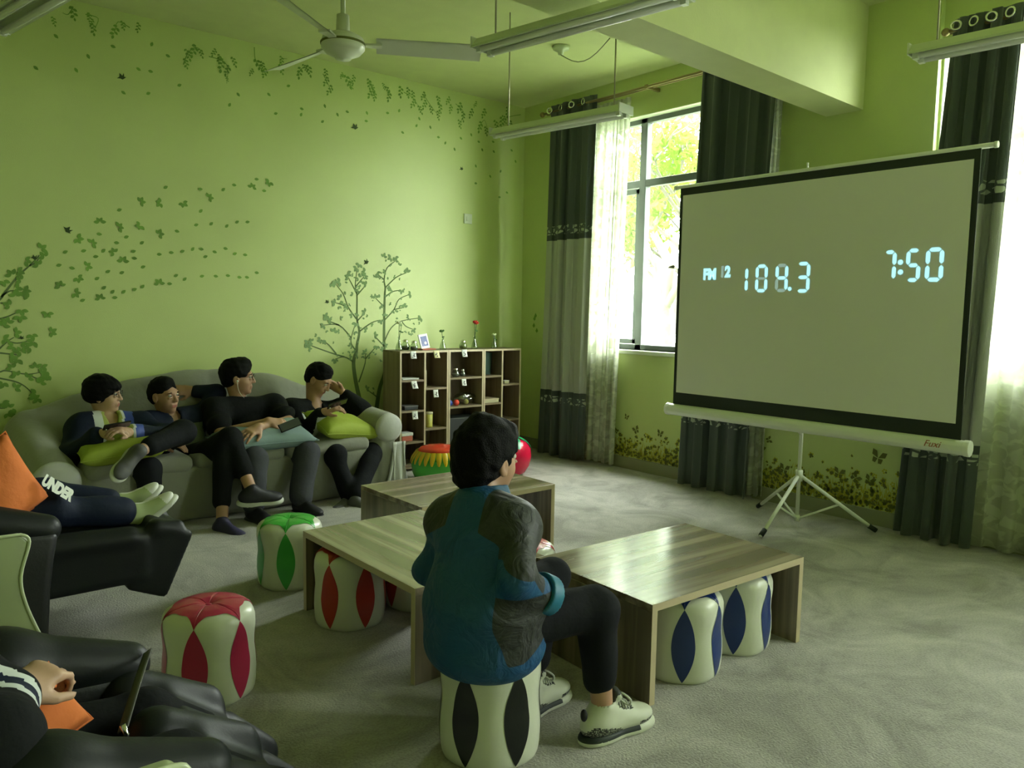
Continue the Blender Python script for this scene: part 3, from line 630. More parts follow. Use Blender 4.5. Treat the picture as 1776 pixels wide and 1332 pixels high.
# ------------------------------------------------------------------ wall mural
DY = -.0025
LC = [0]
def leaf(mb, x, z, s, a, w=.42, y=DY):
    LC[0] += 1; y = y-.00003*(LC[0] % 50)
    ca, sa = math.cos(a), math.sin(a); n = len(mb.v); pr = ((-.5, 0), (-.25, w*.42), (.05, w*.5), (.3, w*.3), (.5, 0), (.3, -w*.3), (.05, -w*.5), (-.25, -w*.42))
    mb.v += [(x+s*(p*ca-q*sa), y, z+s*(p*sa+q*ca)) for p, q in pr]; mb.face(range(n, n+8))
def cluster(mb, x, z, s, r, k=3, sp=1.0):
    a0 = r.uniform(0, 2*PI)
    for i in range(k):
        a = a0+(i-(k-1)/2)*sp*1.1; L = s*r.uniform(.68, .85); leaf(mb, x+math.cos(a)*L*.58, z+math.sin(a)*L*.58, L, a+r.uniform(-.15, .15), .62)
def spray(mb, x, z, s, r):
    a = -PI/2+r.uniform(-.6, .6); c_, s_ = math.cos(a), math.sin(a)
    for i in range(6):
        t = i/5; px_, pz_ = x+c_*(t-.45)*1.5*s, z+s_*(t-.45)*1.5*s; b = a if i == 5 else a+(1 if i % 2 else -1)*.95; L = s*r.uniform(.50, .64)
        leaf(mb, px_+math.cos(b)*L*.55, pz_+math.sin(b)*L*.55, L, b, .62)
    twig(mb, [(x-c_*.68*s, z-s_*.68*s), (x+c_*.8*s, z+s_*.8*s)], .004, .002)
def twig(mb, pts, w0, w1, y=DY+.001):
    n = len(pts); P_ = []
    for i, (x, z) in enumerate(pts):
        a = pts[max(i-1, 0)]; b = pts[min(i+1, n-1)]; d = Vector((b[0]-a[0], b[1]-a[1])).normalized(); w = (w0+(w1-w0)*i/(n-1))/2; P_.append(((x-d.y*w, y, z+d.x*w), (x+d.y*w, y, z-d.x*w)))
    for i in range(n-1):
        k = len(mb.v); mb.v += [P_[i][0], P_[i][1], P_[i+1][1], P_[i+1][0]]; mb.face((k, k+1, k+2, k+3))
def smooth(pts, n=4):
    out = []
    for i in range(len(pts)-1):
        p0 = pts[max(i-1, 0)]; p1 = pts[i]; p2 = pts[i+1]; p3 = pts[min(i+2, len(pts)-1)]
        for k in range(n):
            t = k/n; out.append(tuple(.5*(2*p1[j]+(p2[j]-p0[j])*t+(2*p0[j]-5*p1[j]+4*p2[j]-p3[j])*t*t+(3*p1[j]-p0[j]-3*p2[j]+p3[j])*t**3) for j in (0, 1)))
    return out+[tuple(pts[-1][:2])]
R_ = random.Random(5)
gt = thing('leaf_garland_mural', 'garland of painted leaf sprays along the top of the mural wall', 'wall mural', (-2.6, 0, 2.9))
def one(fn, name, mat, par):
    m_ = MB(); fn(m_); return build(m_, name, mat, par, world=True, fix=False)
for x, z, s in [(-3.890,3.239,0.044),(-3.796,3.233,0.029),(-3.774,3.165,0.037),(-3.780,3.200,0.026),(-3.641,3.182,0.045),(-3.594,3.230,0.030),(-3.496,3.239,0.034),(-4.004,3.157,0.029),(-3.188,3.068,0.036),(-3.174,3.134,0.040),(-3.126,3.168,0.048),(-3.082,3.162,0.032),(-2.983,3.184,0.032),(-2.930,3.114,0.049),(-2.889,3.081,0.041),(-2.845,3.152,0.037),(-2.898,3.018,0.021),(-2.950,3.150,0.033),(-2.662,3.170,0.050),(-2.604,3.119,0.038),(-2.707,3.102,0.029),(-2.626,3.169,0.034),(-2.480,3.174,0.039),(-2.475,3.239,0.034),(-2.325,3.180,0.044),(-2.248,3.213,0.044),(-2.286,3.223,0.031),(-2.105,3.220,0.036),(-2.095,3.155,0.040),(-2.065,3.094,0.045),(-1.962,3.226,0.027),(-1.916,3.199,0.055),(-1.858,3.220,0.037),(-1.885,3.169,0.032),(-1.714,3.216,0.042),(-1.687,3.142,0.047),(-1.660,3.124,0.037),(-1.682,3.190,0.033),(-1.538,3.194,0.038),(-1.521,3.150,0.043),(-1.577,3.219,0.028),(-1.407,3.209,0.048),(-1.332,3.218,0.043),(-1.285,3.203,0.039),(-1.273,3.132,0.044),(-1.213,3.094,0.039),(-1.172,3.214,0.039),(-1.159,3.143,0.044),(-1.098,3.114,0.039),(-1.019,3.208,0.040),(-1.000,3.146,0.045),(-1.018,3.078,0.040),(-0.907,3.223,0.040),(-0.881,3.157,0.040),(-0.778,3.185,0.051),(-0.745,3.115,0.046),(-0.783,3.042,0.041),(-0.647,3.157,0.046),(-0.601,3.242,0.031),(-0.499,3.182,0.047),(-0.545,3.055,0.052),(-0.476,3.029,0.042),(-0.360,3.100,0.053),(-0.290,3.138,0.053),(-0.222,3.246,0.048),(-0.303,3.072,0.042),(-0.183,3.129,0.043),(-0.263,3.170,0.043)]:
    one(lambda m_: spray(m_, x, z, s*1.05, R_), 'leaf_spray', 'decal_leaf', gt)
for a in ([(-3.889,3.268),(-3.920,3.213),(-3.953,3.216)], [(-3.819,3.238),(-3.744,3.231),(-3.771,3.151)], [(-3.551,3.218),(-3.622,3.239),(-3.649,3.165)], [(-3.204,3.048),(-3.170,3.135),(-3.113,3.187),(-3.066,3.158)], [(-3.025,3.142),(-2.930,3.134),(-2.889,3.090),(-2.899,2.977)], [(-2.687,3.282),(-2.675,3.176),(-2.595,3.108)], [(-2.481,3.144),(-2.484,3.233),(-2.428,3.253)], [(-2.344,3.158),(-2.286,3.223),(-2.248,3.169)], [(-2.130,3.202),(-2.100,3.154),(-2.055,3.073)], [(-1.978,3.223),(-1.885,3.206),(-1.864,3.155)], [(-1.714,3.230),(-1.682,3.166),(-1.649,3.093)], [(-1.378,3.200),(-1.285,3.169),(-1.201,3.077)], [(-1.172,3.214),(-1.092,3.130),(-1.018,3.068)], [(-0.830,3.202),(-0.739,3.141),(-0.776,3.033)], [(-0.565,3.031),(-0.498,3.114),(-0.456,3.016)], [(-0.055,3.237),(-0.178,3.200),(-0.305,3.136),(-0.373,3.045)]):
    one(lambda m_: twig(m_, smooth(a), .007, .003), 'painted_twig', 'decal_leaf', gt)
ft = thing('falling_leaves_mural', 'scattered small painted leaves falling below the garland', 'wall mural', (-2.4, 0, 2.6))
for x, z in [(-3.994,3.059),(-3.811,2.973),(-4.114,2.837),(-3.885,2.870),(-3.659,3.070),(-3.413,3.140),(-3.308,3.085),(-3.503,2.955),(-3.425,2.956),(-3.603,2.780),(-3.444,2.805),(-3.235,2.900),(-2.815,2.914),(-2.579,2.958),(-2.421,3.052),(-2.881,2.828),(-2.526,2.826),(-2.313,2.898),(-2.319,2.853),(-2.116,2.954),(-2.005,2.906),(-2.137,2.830),(-1.917,2.944),(-1.736,2.965),(-1.538,2.999),(-1.424,3.038),(-1.742,2.899),(-1.389,2.861),(-1.219,3.005),(-1.103,2.950),(-1.248,2.941),(-1.016,2.878),(-0.941,2.839),(-0.838,2.798),(-0.768,2.906),(-0.651,2.955),(-0.563,2.906),(-0.521,2.838),(-0.383,2.842),(-0.392,2.931),(-0.164,2.884),(-0.111,2.787),(-0.593,2.681),(-0.296,2.671),(-0.421,2.608),(-0.591,2.524),(-0.213,2.480),(-0.305,2.427)]:
    one(lambda m_: leaf(m_, x, z, .034, R_.uniform(-1.2, 1.2), .6), 'painted_leaf', 'decal_leaf', ft)
st = thing('blown_leaves_mural', 'stream of painted leaves blown to the right above the sofa', 'wall mural', (-3.8, 0, 1.9))
for x, z in [(-3.516,2.060),(-3.383,2.066),(-3.230,2.081),(-3.045,2.137),(-2.720,2.248),(-2.584,2.303),(-3.775,1.900),(-3.658,1.875),(-3.521,1.898),(-3.400,1.847),(-3.914,1.779),(-3.828,1.754),(-3.692,1.701),(-3.639,1.645),(-3.865,1.599),(-3.919,1.520),(-4.022,1.463),(-3.939,1.419),(-3.787,1.385),(-3.405,1.499),(-4.105,1.283),(-4.089,1.159)]:
    one(lambda m_: cluster(m_, x, z, .046, R_, 4, .95), 'leaf_spray', 'decal_leaf', st)
for x, z in [(-3.988,1.687),(-3.570,1.716),(-3.346,2.178),(-3.106,2.192),(-2.939,2.207),(-2.857,2.250),(-2.684,2.313),(-2.626,2.233),(-3.651,1.992),(-3.105,2.036),(-3.781,1.819),(-3.612,1.812),(-3.513,1.779),(-3.675,1.768),(-3.275,1.877),(-3.140,1.933),(-3.032,1.950),(-2.918,1.943),(-2.840,1.979),(-2.760,1.986),(-3.807,1.667),(-3.879,1.701),(-3.759,1.709),(-3.400,1.706),(-3.318,1.723),(-3.242,1.736),(-3.169,1.757),(-3.107,1.761),(-3.011,1.746),(-2.930,1.776),(-3.079,1.708),(-2.861,1.742),(-2.782,1.738),(-3.564,1.669),(-3.510,1.612),(-3.648,1.566),(-3.735,1.570),(-3.804,1.520),(-3.951,1.583),(-4.028,1.598),(-3.763,1.459),(-3.710,1.433),(-3.697,1.394),(-3.641,1.435),(-3.570,1.453),(-3.517,1.475),(-3.335,1.501),(-3.290,1.561),(-3.230,1.538),(-3.107,1.564),(-3.006,1.568),(-2.916,1.576),(-2.829,1.567),(-2.771,1.569),(-2.694,1.607),(-3.896,1.371)]:
    one(lambda m_: leaf(m_, x, z, .036, R_.uniform(-.3, .9), .6), 'painted_leaf', 'decal_leaf', st)
def bird(label, x, z, s, a, fl_=1):
    mb = MB(); pr = [(-.6, -.05), (-.25, .08), (-.1, .5), (.12, .15), (.38, .45), (.30, .02), (.5, -.05), (.28, -.16), (0, -.28), (-.2, -.12)]
    ca, sa = math.cos(a), math.sin(a); mb.v = [(x+s*(fl_*p*ca-q*sa), DY-.0015, z+s*(fl_*p*sa+q*ca)) for p, q in pr]
    mb.v.append((x, DY-.0015, z)); n = len(pr)
    for i in range(n): mb.face((i, (i+1) % n, n))
    tag(build(mb, 'painted_bird', 'decal_bird', fix=False), label, 'painted bird')
for (x, z, s), a, lb in zip([(-3.611,2.880,0.057),(-1.849,2.831,0.065),(-0.758,2.634,0.046),(-3.970,1.831,0.056),(-2.107,1.394,0.042),(-1.744,1.735,0.058),(-4.167,1.639,0.041),(-4.256,1.122,0.033)], (.3, .2, .3, -.8, .2, .6, 0, 0),
    ('dark painted bird below the left part of the garland', 'dark painted bird below the middle of the garland', 'small painted bird near the wall corner above the wall plate', 'dark painted bird at the head of the blown leaves', 'small painted bird left of the painted tree behind the sofa', 'painted bird at the top of the painted tree', 'painted bird perched on the branch tip at the left edge', 'small painted bird sitting on the lower branch at the left edge')):
    bird(lb, x, z, s, a)
def mural_tree(label, brs, leaves, lm, w, extra=0, sz=.04):
    t = thing('mural_tree', label, 'wall mural', (brs[0][0][0], 0, brs[0][0][1])); tw = MB(); lf = MB()
    for i, b in enumerate(brs): twig(tw, smooth(b), w[0] if i == 0 else w[1], .006)
    for b in brs:
        sp = smooth(b)
        for k in range(extra*len(b)//2):
            p = R_.choice(sp[len(sp)//3:]); cluster(lf, p[0]+R_.uniform(-.05, .05), p[1]+R_.uniform(-.05, .05), sz*R_.uniform(.5, 1), R_, R_.choice((1, 2, 3)))
        if extra: cluster(lf, sp[-1][0], sp[-1][1], sz*1.1, R_)
    for x, z in leaves: cluster(lf, x, z, sz*1.15, R_)
    build(tw, 'painted_branches', 'decal_twig', t, world=True, fix=False); build(lf, 'painted_leaves', lm, t, world=True, fix=False)
mural_tree('painted tree branches with green leaves at the left edge of the mural wall',
 [[(-4.490,1.218),(-4.362,1.372),(-4.346,1.394),(-4.264,1.513),(-4.195,1.586),(-4.137,1.656)], [(-4.195,1.586),(-4.158,1.610),(-4.138,1.645)], [(-4.367,1.244),(-4.326,1.259),(-4.282,1.282)], [(-4.439,0.982),(-4.374,1.058),(-4.332,1.101),(-4.297,1.126)], [(-4.332,1.101),(-4.280,1.089),(-4.212,1.103)], [(-4.376,1.028),(-4.326,1.020),(-4.282,1.015)], [(-4.442,0.898),(-4.380,0.907),(-4.346,0.913),(-4.236,0.886),(-4.148,0.898)], [(-4.236,0.886),(-4.173,0.853)], [(-4.412,0.875),(-4.382,0.866),(-4.298,0.840),(-4.249,0.808),(-4.202,0.752)], [(-4.420,0.676),(-4.389,0.674),(-4.361,0.672)], [(-4.352,1.390),(-4.311,1.420),(-4.283,1.425)], [(-4.363,1.343),(-4.320,1.347)]],
 [(-4.129,1.697),(-4.216,1.618),(-4.105,1.647),(-4.140,1.593),(-4.262,1.550),(-4.292,1.523),(-4.343,1.485),(-4.242,1.492),(-4.279,1.440),(-4.226,1.423),(-4.214,1.405),(-4.278,1.388),(-4.311,1.329),(-4.249,1.304),(-4.260,1.263),(-4.331,1.219),(-4.354,1.197),(-4.293,1.156),(-4.357,1.116),(-4.198,1.144),(-4.190,1.099),(-4.299,1.071),(-4.258,1.059),(-4.263,1.033),(-4.280,0.989),(-4.324,0.997),(-4.210,1.062),(-4.314,0.927),(-4.291,0.877),(-4.186,0.926),(-4.150,0.932),(-4.118,0.904),(-4.109,0.877),(-4.231,0.860),(-4.159,0.872),(-4.137,0.840),(-4.164,0.822),(-4.306,0.799),(-4.364,0.839),(-4.186,0.755),(-4.197,0.722),(-4.177,0.728),(-4.379,0.710),(-4.346,0.675),(-4.353,0.641),(-4.303,0.634)], 'decal_leaf', (.020, .012), 0, .045)
mural_tree('thin painted tree behind the seated boys, left of the pair by the cabinets',
 [[(-1.740,0.306),(-1.779,0.469),(-1.839,0.696),(-1.866,0.884),(-1.839,0.986),(-1.833,1.039),(-1.811,1.151),(-1.832,1.258),(-1.832,1.467),(-1.848,1.529),(-1.831,1.683)], [(-1.839,0.986),(-1.887,1.050),(-1.882,1.118),(-1.843,1.224)], [(-1.838,1.258),(-1.913,1.354),(-1.960,1.463),(-2.028,1.542)], [(-1.913,1.349),(-1.977,1.377),(-2.034,1.390)], [(-1.887,1.098),(-1.999,1.205),(-2.139,1.205)], [(-1.999,1.205),(-2.103,1.243)], [(-1.866,0.894),(-1.952,0.940),(-2.037,0.923)], [(-1.952,0.940),(-2.058,0.971),(-2.242,1.036),(-2.277,1.060)], [(-2.026,0.966),(-2.094,1.043),(-2.166,1.087)], [(-1.832,1.467),(-1.912,1.603)], [(-1.848,1.524),(-1.766,1.614)], [(-1.832,1.457),(-1.744,1.547)], [(-1.811,1.151),(-1.694,1.225),(-1.604,1.250)], [(-1.832,1.239),(-1.755,1.313)], [(-1.817,0.720),(-1.756,0.880),(-1.756,0.969)], [(-1.756,0.915),(-1.644,1.026)]],
 [(-1.922,1.636),(-1.809,1.718),(-1.755,1.653),(-2.070,1.550),(-1.986,1.562),(-1.987,1.429),(-2.128,1.280),(-2.051,1.148)], 'decal_leaf_gray', (.045, .014), 3, .043)
mural_tree('thin painted tree rising beside the shelf cabinets, right of the pair',
 [[(-1.672,0.300),(-1.650,0.450),(-1.615,0.650),(-1.569,0.774),(-1.564,0.854),(-1.570,1.025),(-1.570,1.205),(-1.564,1.449),(-1.559,1.528),(-1.570,1.597),(-1.542,1.697),(-1.461,1.760)], [(-1.570,1.597),(-1.644,1.648)], [(-1.559,1.528),(-1.449,1.621),(-1.343,1.666)], [(-1.558,1.449),(-1.489,1.495),(-1.396,1.513)], [(-1.564,1.250),(-1.472,1.341),(-1.419,1.432),(-1.300,1.480)], [(-1.472,1.341),(-1.366,1.362)], [(-1.564,1.070),(-1.500,1.180),(-1.395,1.241),(-1.190,1.272)], [(-1.395,1.241),(-1.347,1.195),(-1.275,1.169)], [(-1.570,1.364),(-1.655,1.437)], [(-1.570,1.025),(-1.666,1.116)], [(-1.627,0.575),(-1.745,0.657)]],
 [(-1.576,1.788),(-1.501,1.788),(-1.461,1.795),(-1.337,1.671)], 'decal_leaf_gray', (.045, .012), 3, .042)
def border(label, x, y0, y1, n, seed, zt):
    r = random.Random(seed); t = thing('flower_border_mural', label, 'wall mural', (x, (y0+y1)/2, .1)); a = MB(); b = MB()
    def disc(mb, y, z, s, dx, n_=7):
        k = len(mb.v); mb.v += [(x-dx, y+s*math.cos(2*PI*i/n_), z+s*math.sin(2*PI*i/n_)) for i in range(n_)]; mb.face(range(k, k+n_))
    for i in range(n):
        y = r.uniform(y0+.02, y1-.02); z = .105+abs(r.gauss(0, 1))*zt*.5; s = r.uniform(.006, .019)
        for k in range(5): disc(b if r.random() < .8 else a, y+s*.8*math.cos(k*1.257), z+s*.8*math.sin(k*1.257), s*.5, .002+.0002*(i % 5), 5)
        if r.random() < .8: disc(a, y, z, s*.75, .0035)
    for i in range(n*2):
        y = r.uniform(y0+.02, y1-.02); z = .10+abs(r.gauss(0, 1))*zt*.28; k = len(b.v); w = r.uniform(.008, .02); hh = r.uniform(.03, .07)
        b.v += [(x-.0015, y-w*.3, z), (x-.0015, y+w*.3, z), (x-.0015, y+w*r.uniform(-1, 1), z+hh)]; b.face((k, k+1, k+2))
    tag(build(a, 'painted_flower_centres', 'decal_olive', t, world=True, fix=False), kind='stuff'); tag(build(b, 'painted_petals', 'decal_yellow', t, world=True, fix=False), kind='stuff')
border('painted yellow flower border on the wall below the first window', 0, -2.15, -1.20, 230, 3, .20)
border('painted yellow flower border on the wall below the projector screen', -.05, -3.80, -2.78, 300, 4, .22)
def butterfly(q, s, a, lb):
    mb = MB(); x = q[0]-.004; ca, sa = math.cos(a), math.sin(a)
    for sg in (-1, 1):
        for pr in ([(.03, .05), (.30, .62), (.80, .70), (.72, .22)], [(.03, .0), (.55, .05), (.50, -.38), (.16, -.42)]):
            k = len(mb.v); mb.v += [(x, q[1]+s*(sg*p*.8*ca-w*sa), q[2]+s*(sg*p*.8*sa+w*ca)) for p, w in pr]; mb.face(range(k, k+4))
    tag(build(mb, 'painted_butterfly', 'decal_olive', fix=False), lb, 'painted butterfly')
for q, s, a, lb in (((0.000,-1.422,0.444), .04, .3, 'highest painted butterfly on the wall under the first window'), ((0.000,-1.537,0.343), .055, -.5, 'largest painted butterfly on the wall under the first window'), ((0.000,-1.794,0.347), .05, .2, 'painted butterfly just left of the middle dark curtain'), ((0.000,-1.307,0.308), .04, .4, 'painted butterfly close to the lace sheer'),
    ((-0.050,-2.759,0.370), .06, .5, 'painted butterfly left of the tripod pole, higher of two'), ((-0.050,-2.826,0.447), .04, 1.2, 'painted butterfly just under the screen case, left of the pole'), ((-0.050,-2.961,0.250), .06, .2, 'painted butterfly left of the tripod pole, above the flowers'), ((-0.050,-3.618,0.437), .075, .25, 'largest painted butterfly, left of the right dark curtain'), ((-0.050,-3.364,0.290), .06, .2, 'painted butterfly above the flowers midway between pole and right curtain'), ((-0.050,-3.475,0.283), .055, .8, 'painted butterfly right of midway above the flowers'), ((-0.050,-3.571,0.277), .055, .4, 'painted butterfly low beside the right dark curtain'), ((-0.050,-3.103,0.237), .05, -.5, 'painted butterfly just right of the tripod pole')):
    butterfly(q, s, a, lb)
sprig = MB()
for y, z in [(-0.215,1.301),(-0.192,1.205),(-0.236,1.156),(-0.199,1.272)]: 
    k = len(sprig.v); sprig.v += [(-.003, y-.02, z), (-.003, y, z+.03), (-.003, y+.02, z), (-.003, y, z-.02)]; sprig.face((k, k+1, k+2, k+3))
tag(build(sprig, 'painted_sprig', 'decal_leaf', fix=False), 'faint painted leaf sprig on the narrow wall left of the first curtain', 'wall mural')
# ------------------------------------------------------------------ low wooden tables
def table(label, c, rz, L=.91, W=.62):
    t = thing('low_table', label, 'table', (c[0], c[1], 0), rz, 'low wooden tables')
    h, k = .36, .026
    build(MB().box(-L/2, L/2, -W/2, W/2, h-k, h), 'tabletop', 'table_wood', t, bevel=.0015)
    for s in (-1, 1):
        build(MB().box(s*L/2-(k if s > 0 else 0), s*L/2+(k if s < 0 else 0), -W/2, W/2, 0, h-k), 'side_panel', 'table_wood_upright', t, bevel=.0015)
        e = MB().box(s*L/2-(k if s > 0 else -.0), s*L/2+(k if s < 0 else .0), -W/2-.0012, -W/2, 0, h-k); build(e, 'edge_strip', 'edge_band', t)
    build(MB().box(-L/2, L/2, -W/2-.0012, -W/2, h-k, h), 'edge_strip', 'edge_band', t)
    return t
table('low wood table at the right with a bright window reflection on its top', (-2.565, -3.945), math.radians(-2.5))
table('low wood table standing lengthwise behind the seated boy in the teal jacket', (-3.275, -3.16), -PI/2)
table('low wood table farthest back, in front of the sunflower stool', (-2.485, -2.37), 0)

# ------------------------------------------------------------------ barrel stools of white leatherette with coloured petals
def pouf(label, c, col, rot=0, R=.152, h=.325, group='petal-patterned barrel stools'):
    t = thing('barrel_stool', label, 'stool', (c[0], c[1], 0), rot, group)
    prof = [(R*.90, .0), (R*.97, .012), (R*1.0, .04), (R*1.015, .09), (R*1.0, .14), (R*.975, .175), (R*.985, .21), (R*1.01, .25), (R*1.0, .283), (R*.94, .305), (R*.80, .319), (R*.55, .328), (R*.28, .330), (R*.10, .322), (.004, .316)]
    prof = [(r, z*h/.33) for r, z in prof]
    d = [0]
    for i in range(1, len(prof)): d.append(d[-1]+math.hypot(prof[i][0]-prof[i-1][0], prof[i][1]-prof[i-1][1]))
    def S(th, q, off=0):
        q = max(0, min(1, q))*d[-1]; i = 0
        while i < len(d)-2 and d[i+1] < q: i += 1
        k = (q-d[i])/(d[i+1]-d[i]); r = prof[i][0]+(prof[i+1][0]-prof[i][0])*k; z = prof[i][1]+(prof[i+1][1]-prof[i][1])*k
        dr, dz = prof[i+1][0]-prof[i][0], prof[i+1][1]-prof[i][1]; n = math.hypot(dr, dz)
        sc_ = 1+.018*math.cos(6*th+PI); top = max(0, (q/d[-1]-.66)/.34)
        z -= .004*top*(1 if abs(((th*6/(2*PI))+.5) % 1-.5) < .06 else 0)
        r2 = r*sc_+off*dz/n; return (r2*math.cos(th), r2*math.sin(th), z-off*dr/n)
    m = MB(); m.smooth = True; m.grid(lambda u, v: S(2*PI*u, v), 72, 40, cu=True); build(m, 'cover', 'pu_white', t, smooth=True, fix=False)
    tq = next(d[i] for i in range(len(d)) if prof[i][1] >= .28*h/.33)/d[-1]
    for k in range(6):
        th0 = 2*PI*k/6
        m = MB(); m.smooth = True
        m.grid(lambda u, v: S(th0+(v-.5)*2*.285*math.sin(PI*u)**.85, .03+(tq+.015-.03)*u, .0015), 24, 9)
        build(m, 'petal_panel', 'pu_'+col, t, smooth=True, fix=False)
    m = MB(); m.smooth = True
    def topf(u, v):
        th = 2*PI*u; ph = abs(((u*6)+.5) % 1-.5)*2; b = tq+.012+.11*math.sin(PI/2*min(1, ph*1.5))**.8
        return S(th, b+(1-b)*v, .0018)
    m.grid(topf, 144, 16, cu=True); tp = build(m, 'seat_top', 'pu_'+col, t, smooth=True, fix=False)
    for k in range(6):
        m = MB().tube([S(2*PI*k/6, tq+.02+(1-tq-.05)*j/8, .0022) for j in range(9)], .0012, 5); build(m, 'seam', 'pu_'+col, tp)
    build(MB().ball((0, 0, prof[-1][1]+.003), (.012, .012, .005)), 'button', 'pu_'+col, tp)
    return t
pouf('white barrel stool with green petals and green top, in front of the sofa', (-3.485, -2.335), 'green', -.02)
pouf('white barrel stool with red petals tucked under the middle table', (-3.475, -2.93), 'red', .47)
pouf('white barrel stool with magenta petals and top beside the massage chair', (-4.17, -3.205), 'magenta', -.12)
pouf('white barrel stool with black petals under the boy in teal', (-3.615, -4.085), 'black', .40, h=.345, R=.156)
pouf('white barrel stool with blue petals under the right table, nearer its left panel', (-2.715, -4.115), 'blue', .73)
pouf('white barrel stool with blue petals under the right table, nearer its right panel', (-2.355, -4.10), 'blue', .66)
pouf('red and white barrel stool mostly hidden between the tables behind the boy', (-2.83, -3.32), 'crimson', .2)
pouf('white barrel stool with dark red petals deep under the middle table', (-3.13, -2.93), 'red', .1)

# ------------------------------------------------------------------ fruit and flower stools
t = thing('flower_stool', 'round stool like a flower, red top, yellow petals, green body, by the cabinets', 'stool', (-1.62, -.92, 0))
prof = [(.15, 0), (.185, .03), (.21, .09), (.215, .14), (.205, .19), (.185, .225), (.16, .255), (.001, .262)]
build(MB().lathe(prof, 40), 'body', 'toy_green', t)
build(MB().lathe([(.165, .235), (.162, .262), (.14, .280), (.08, .290), (.001, .292)], 40), 'seat_top', 'toy_red', t)
for k in range(26):
    a = 2*PI*k/26; m = MB(); m.smooth = True
    def pf(u, v, a=a):
        z = .258-.095*u; r = .168+.052*math.sin(u*1.5)+.004; w = .021*math.sin(PI*min(1, .32+.62*u))**.7; th = a+(v-.5)*2*w/r
        rr = r+.004*(1-(2*v-1)**2); return (rr*math.cos(th), rr*math.sin(th), z)
    m.grid(pf, 8, 5); o_ = build(m, 'petal', 'toy_yellow', t, fix=False)
for k in range(18):
    a = 2*PI*(k+.5)/18; m = MB(); m.smooth = True
    def pf2(u, v, a=a):
        z = .20-.055*u; r = .213+.004*u; w = .016*(1-u); th = a+(v-.5)*2*w/r; return ((r+.002)*math.cos(th), (r+.002)*math.sin(th), z)
    m.grid(pf2, 4, 3); build(m, 'sepal', 'toy_green', t, fix=False)
t = thing('strawberry_stool', 'round strawberry-like stool, pink-red with green leaf top, behind the boy in teal', 'stool', (-.98, -1.02, 0))
build(MB().lathe([(.09, 0), (.13, .02), (.165, .08), (.18, .15), (.172, .22), (.14, .275), (.09, .30), (.001, .305)], 36), 'body', 'berry_red', t)
lf = MB(); lf.smooth = True
for k in range(6):
    a = 2*PI*k/6+.3
    lf.grid(lambda u, v: ((.02+.155*u)*math.cos(a+(v-.5)*1.0*math.sin(PI*(.15+.8*u))*(1.1-.5*u)), (.02+.155*u)*math.sin(a+(v-.5)*1.0*math.sin(PI*(.15+.8*u))*(1.1-.5*u)), .318-.010*u-.075*u**3), 9, 5)
build(lf, 'leaf_crown', 'berry_leaf', t, fix=False); build(MB().ball((0, 0, .318), (.035, .035, .014)), 'crown_button', 'berry_leaf', t)

# ------------------------------------------------------------------ slip-covered sofa
sofa = thing('sofa', 'long camel-back sofa under a pale loose slipcover against the mural wall', 'sofa', (-3.19, -.55, 0))
S = SDF((-4.56, -1.12, -.02), (-1.82, -.02, 1.02), .0125)
S.box((-3.19, -.56, .18), (1.16, .40, .185), rad=.05, k=.03)
for i in range(25):
    x = -4.26+2.14*i/24; u = (x+3.19)/1.07; zt_ = .73+.17*max(0, math.cos(u*PI/2))**1.2-.05*abs(u)
    S.cap((x, -.36, .32), (x, -.17, zt_-.075), .10, .075, k=.05)
S.cap((-4.27, -.20, .52), (-4.25, -.90, .335), .135, .135, k=.05); S.box((-4.25, -.55, .17), (.11, .38, .18), rad=.06, k=.05)
S.cap((-2.12, -.20, .50), (-2.10, -.90, .475), .115, .115, k=.05); S.box((-2.13, -.55, .20), (.075, .38, .21), rad=.05, k=.05)
S.box((-4.25, -.955, .14), (.10, .03, .15), rad=.02, k=.04); S.box((-2.125, -.955, .2), (.05, .02, .2), rad=.02, k=.04)
S.cut((0, -.985, 0), (0, -1, 0)); S.folds(.010, 13, 3, (1, .4, .15)); S.cut((0, 0, .006), (0, 0, -1))
S.build('frame_cover', 'slipcover', sofa)
for i, (xa, xb) in enumerate(((-4.10, -3.50), (-3.49, -2.89), (-2.88, -2.25))):
    S = SDF((xa-.03, -1.05, .28), (xb+.03, -.25, .50), .0125); S.box(((xa+xb)/2, -.65, .375), ((xb-xa)/2, .335, .055), rad=.05, k=.02); S.folds(.006, 12, 8+i); S.build('seat_cushion', 'slipcover', sofa)
for x, z, r_ in ((-4.25, .335, .130), (-2.10, .475, .108)):
    o_ = build(MB().lathe([(.001, .020), (r_*.75, .016), (r_*.96, .004), (r_, -.02)], 32), 'arm_front', 'slipcover_shine', sofa)
    o_.rotation_euler = (PI/2, 0, 0); o_.location = (x+3.19, -.425, z)
m = MB(); m.smooth = True
m.grid(lambda u, v: (-2.05+.035*math.sin(9*v+.5)*(1-u)+(v-.5)*(.10+.13*u*u), -1.0-.012*math.sin(22*v)*u, .37-.36*u), 16, 24); o_ = build(m, 'hanging_cover_fold', 'slipcover_shine', sofa, world=True, fix=False)
md = o_.modifiers.new('t', 'SOLIDIFY'); md.thickness = .004

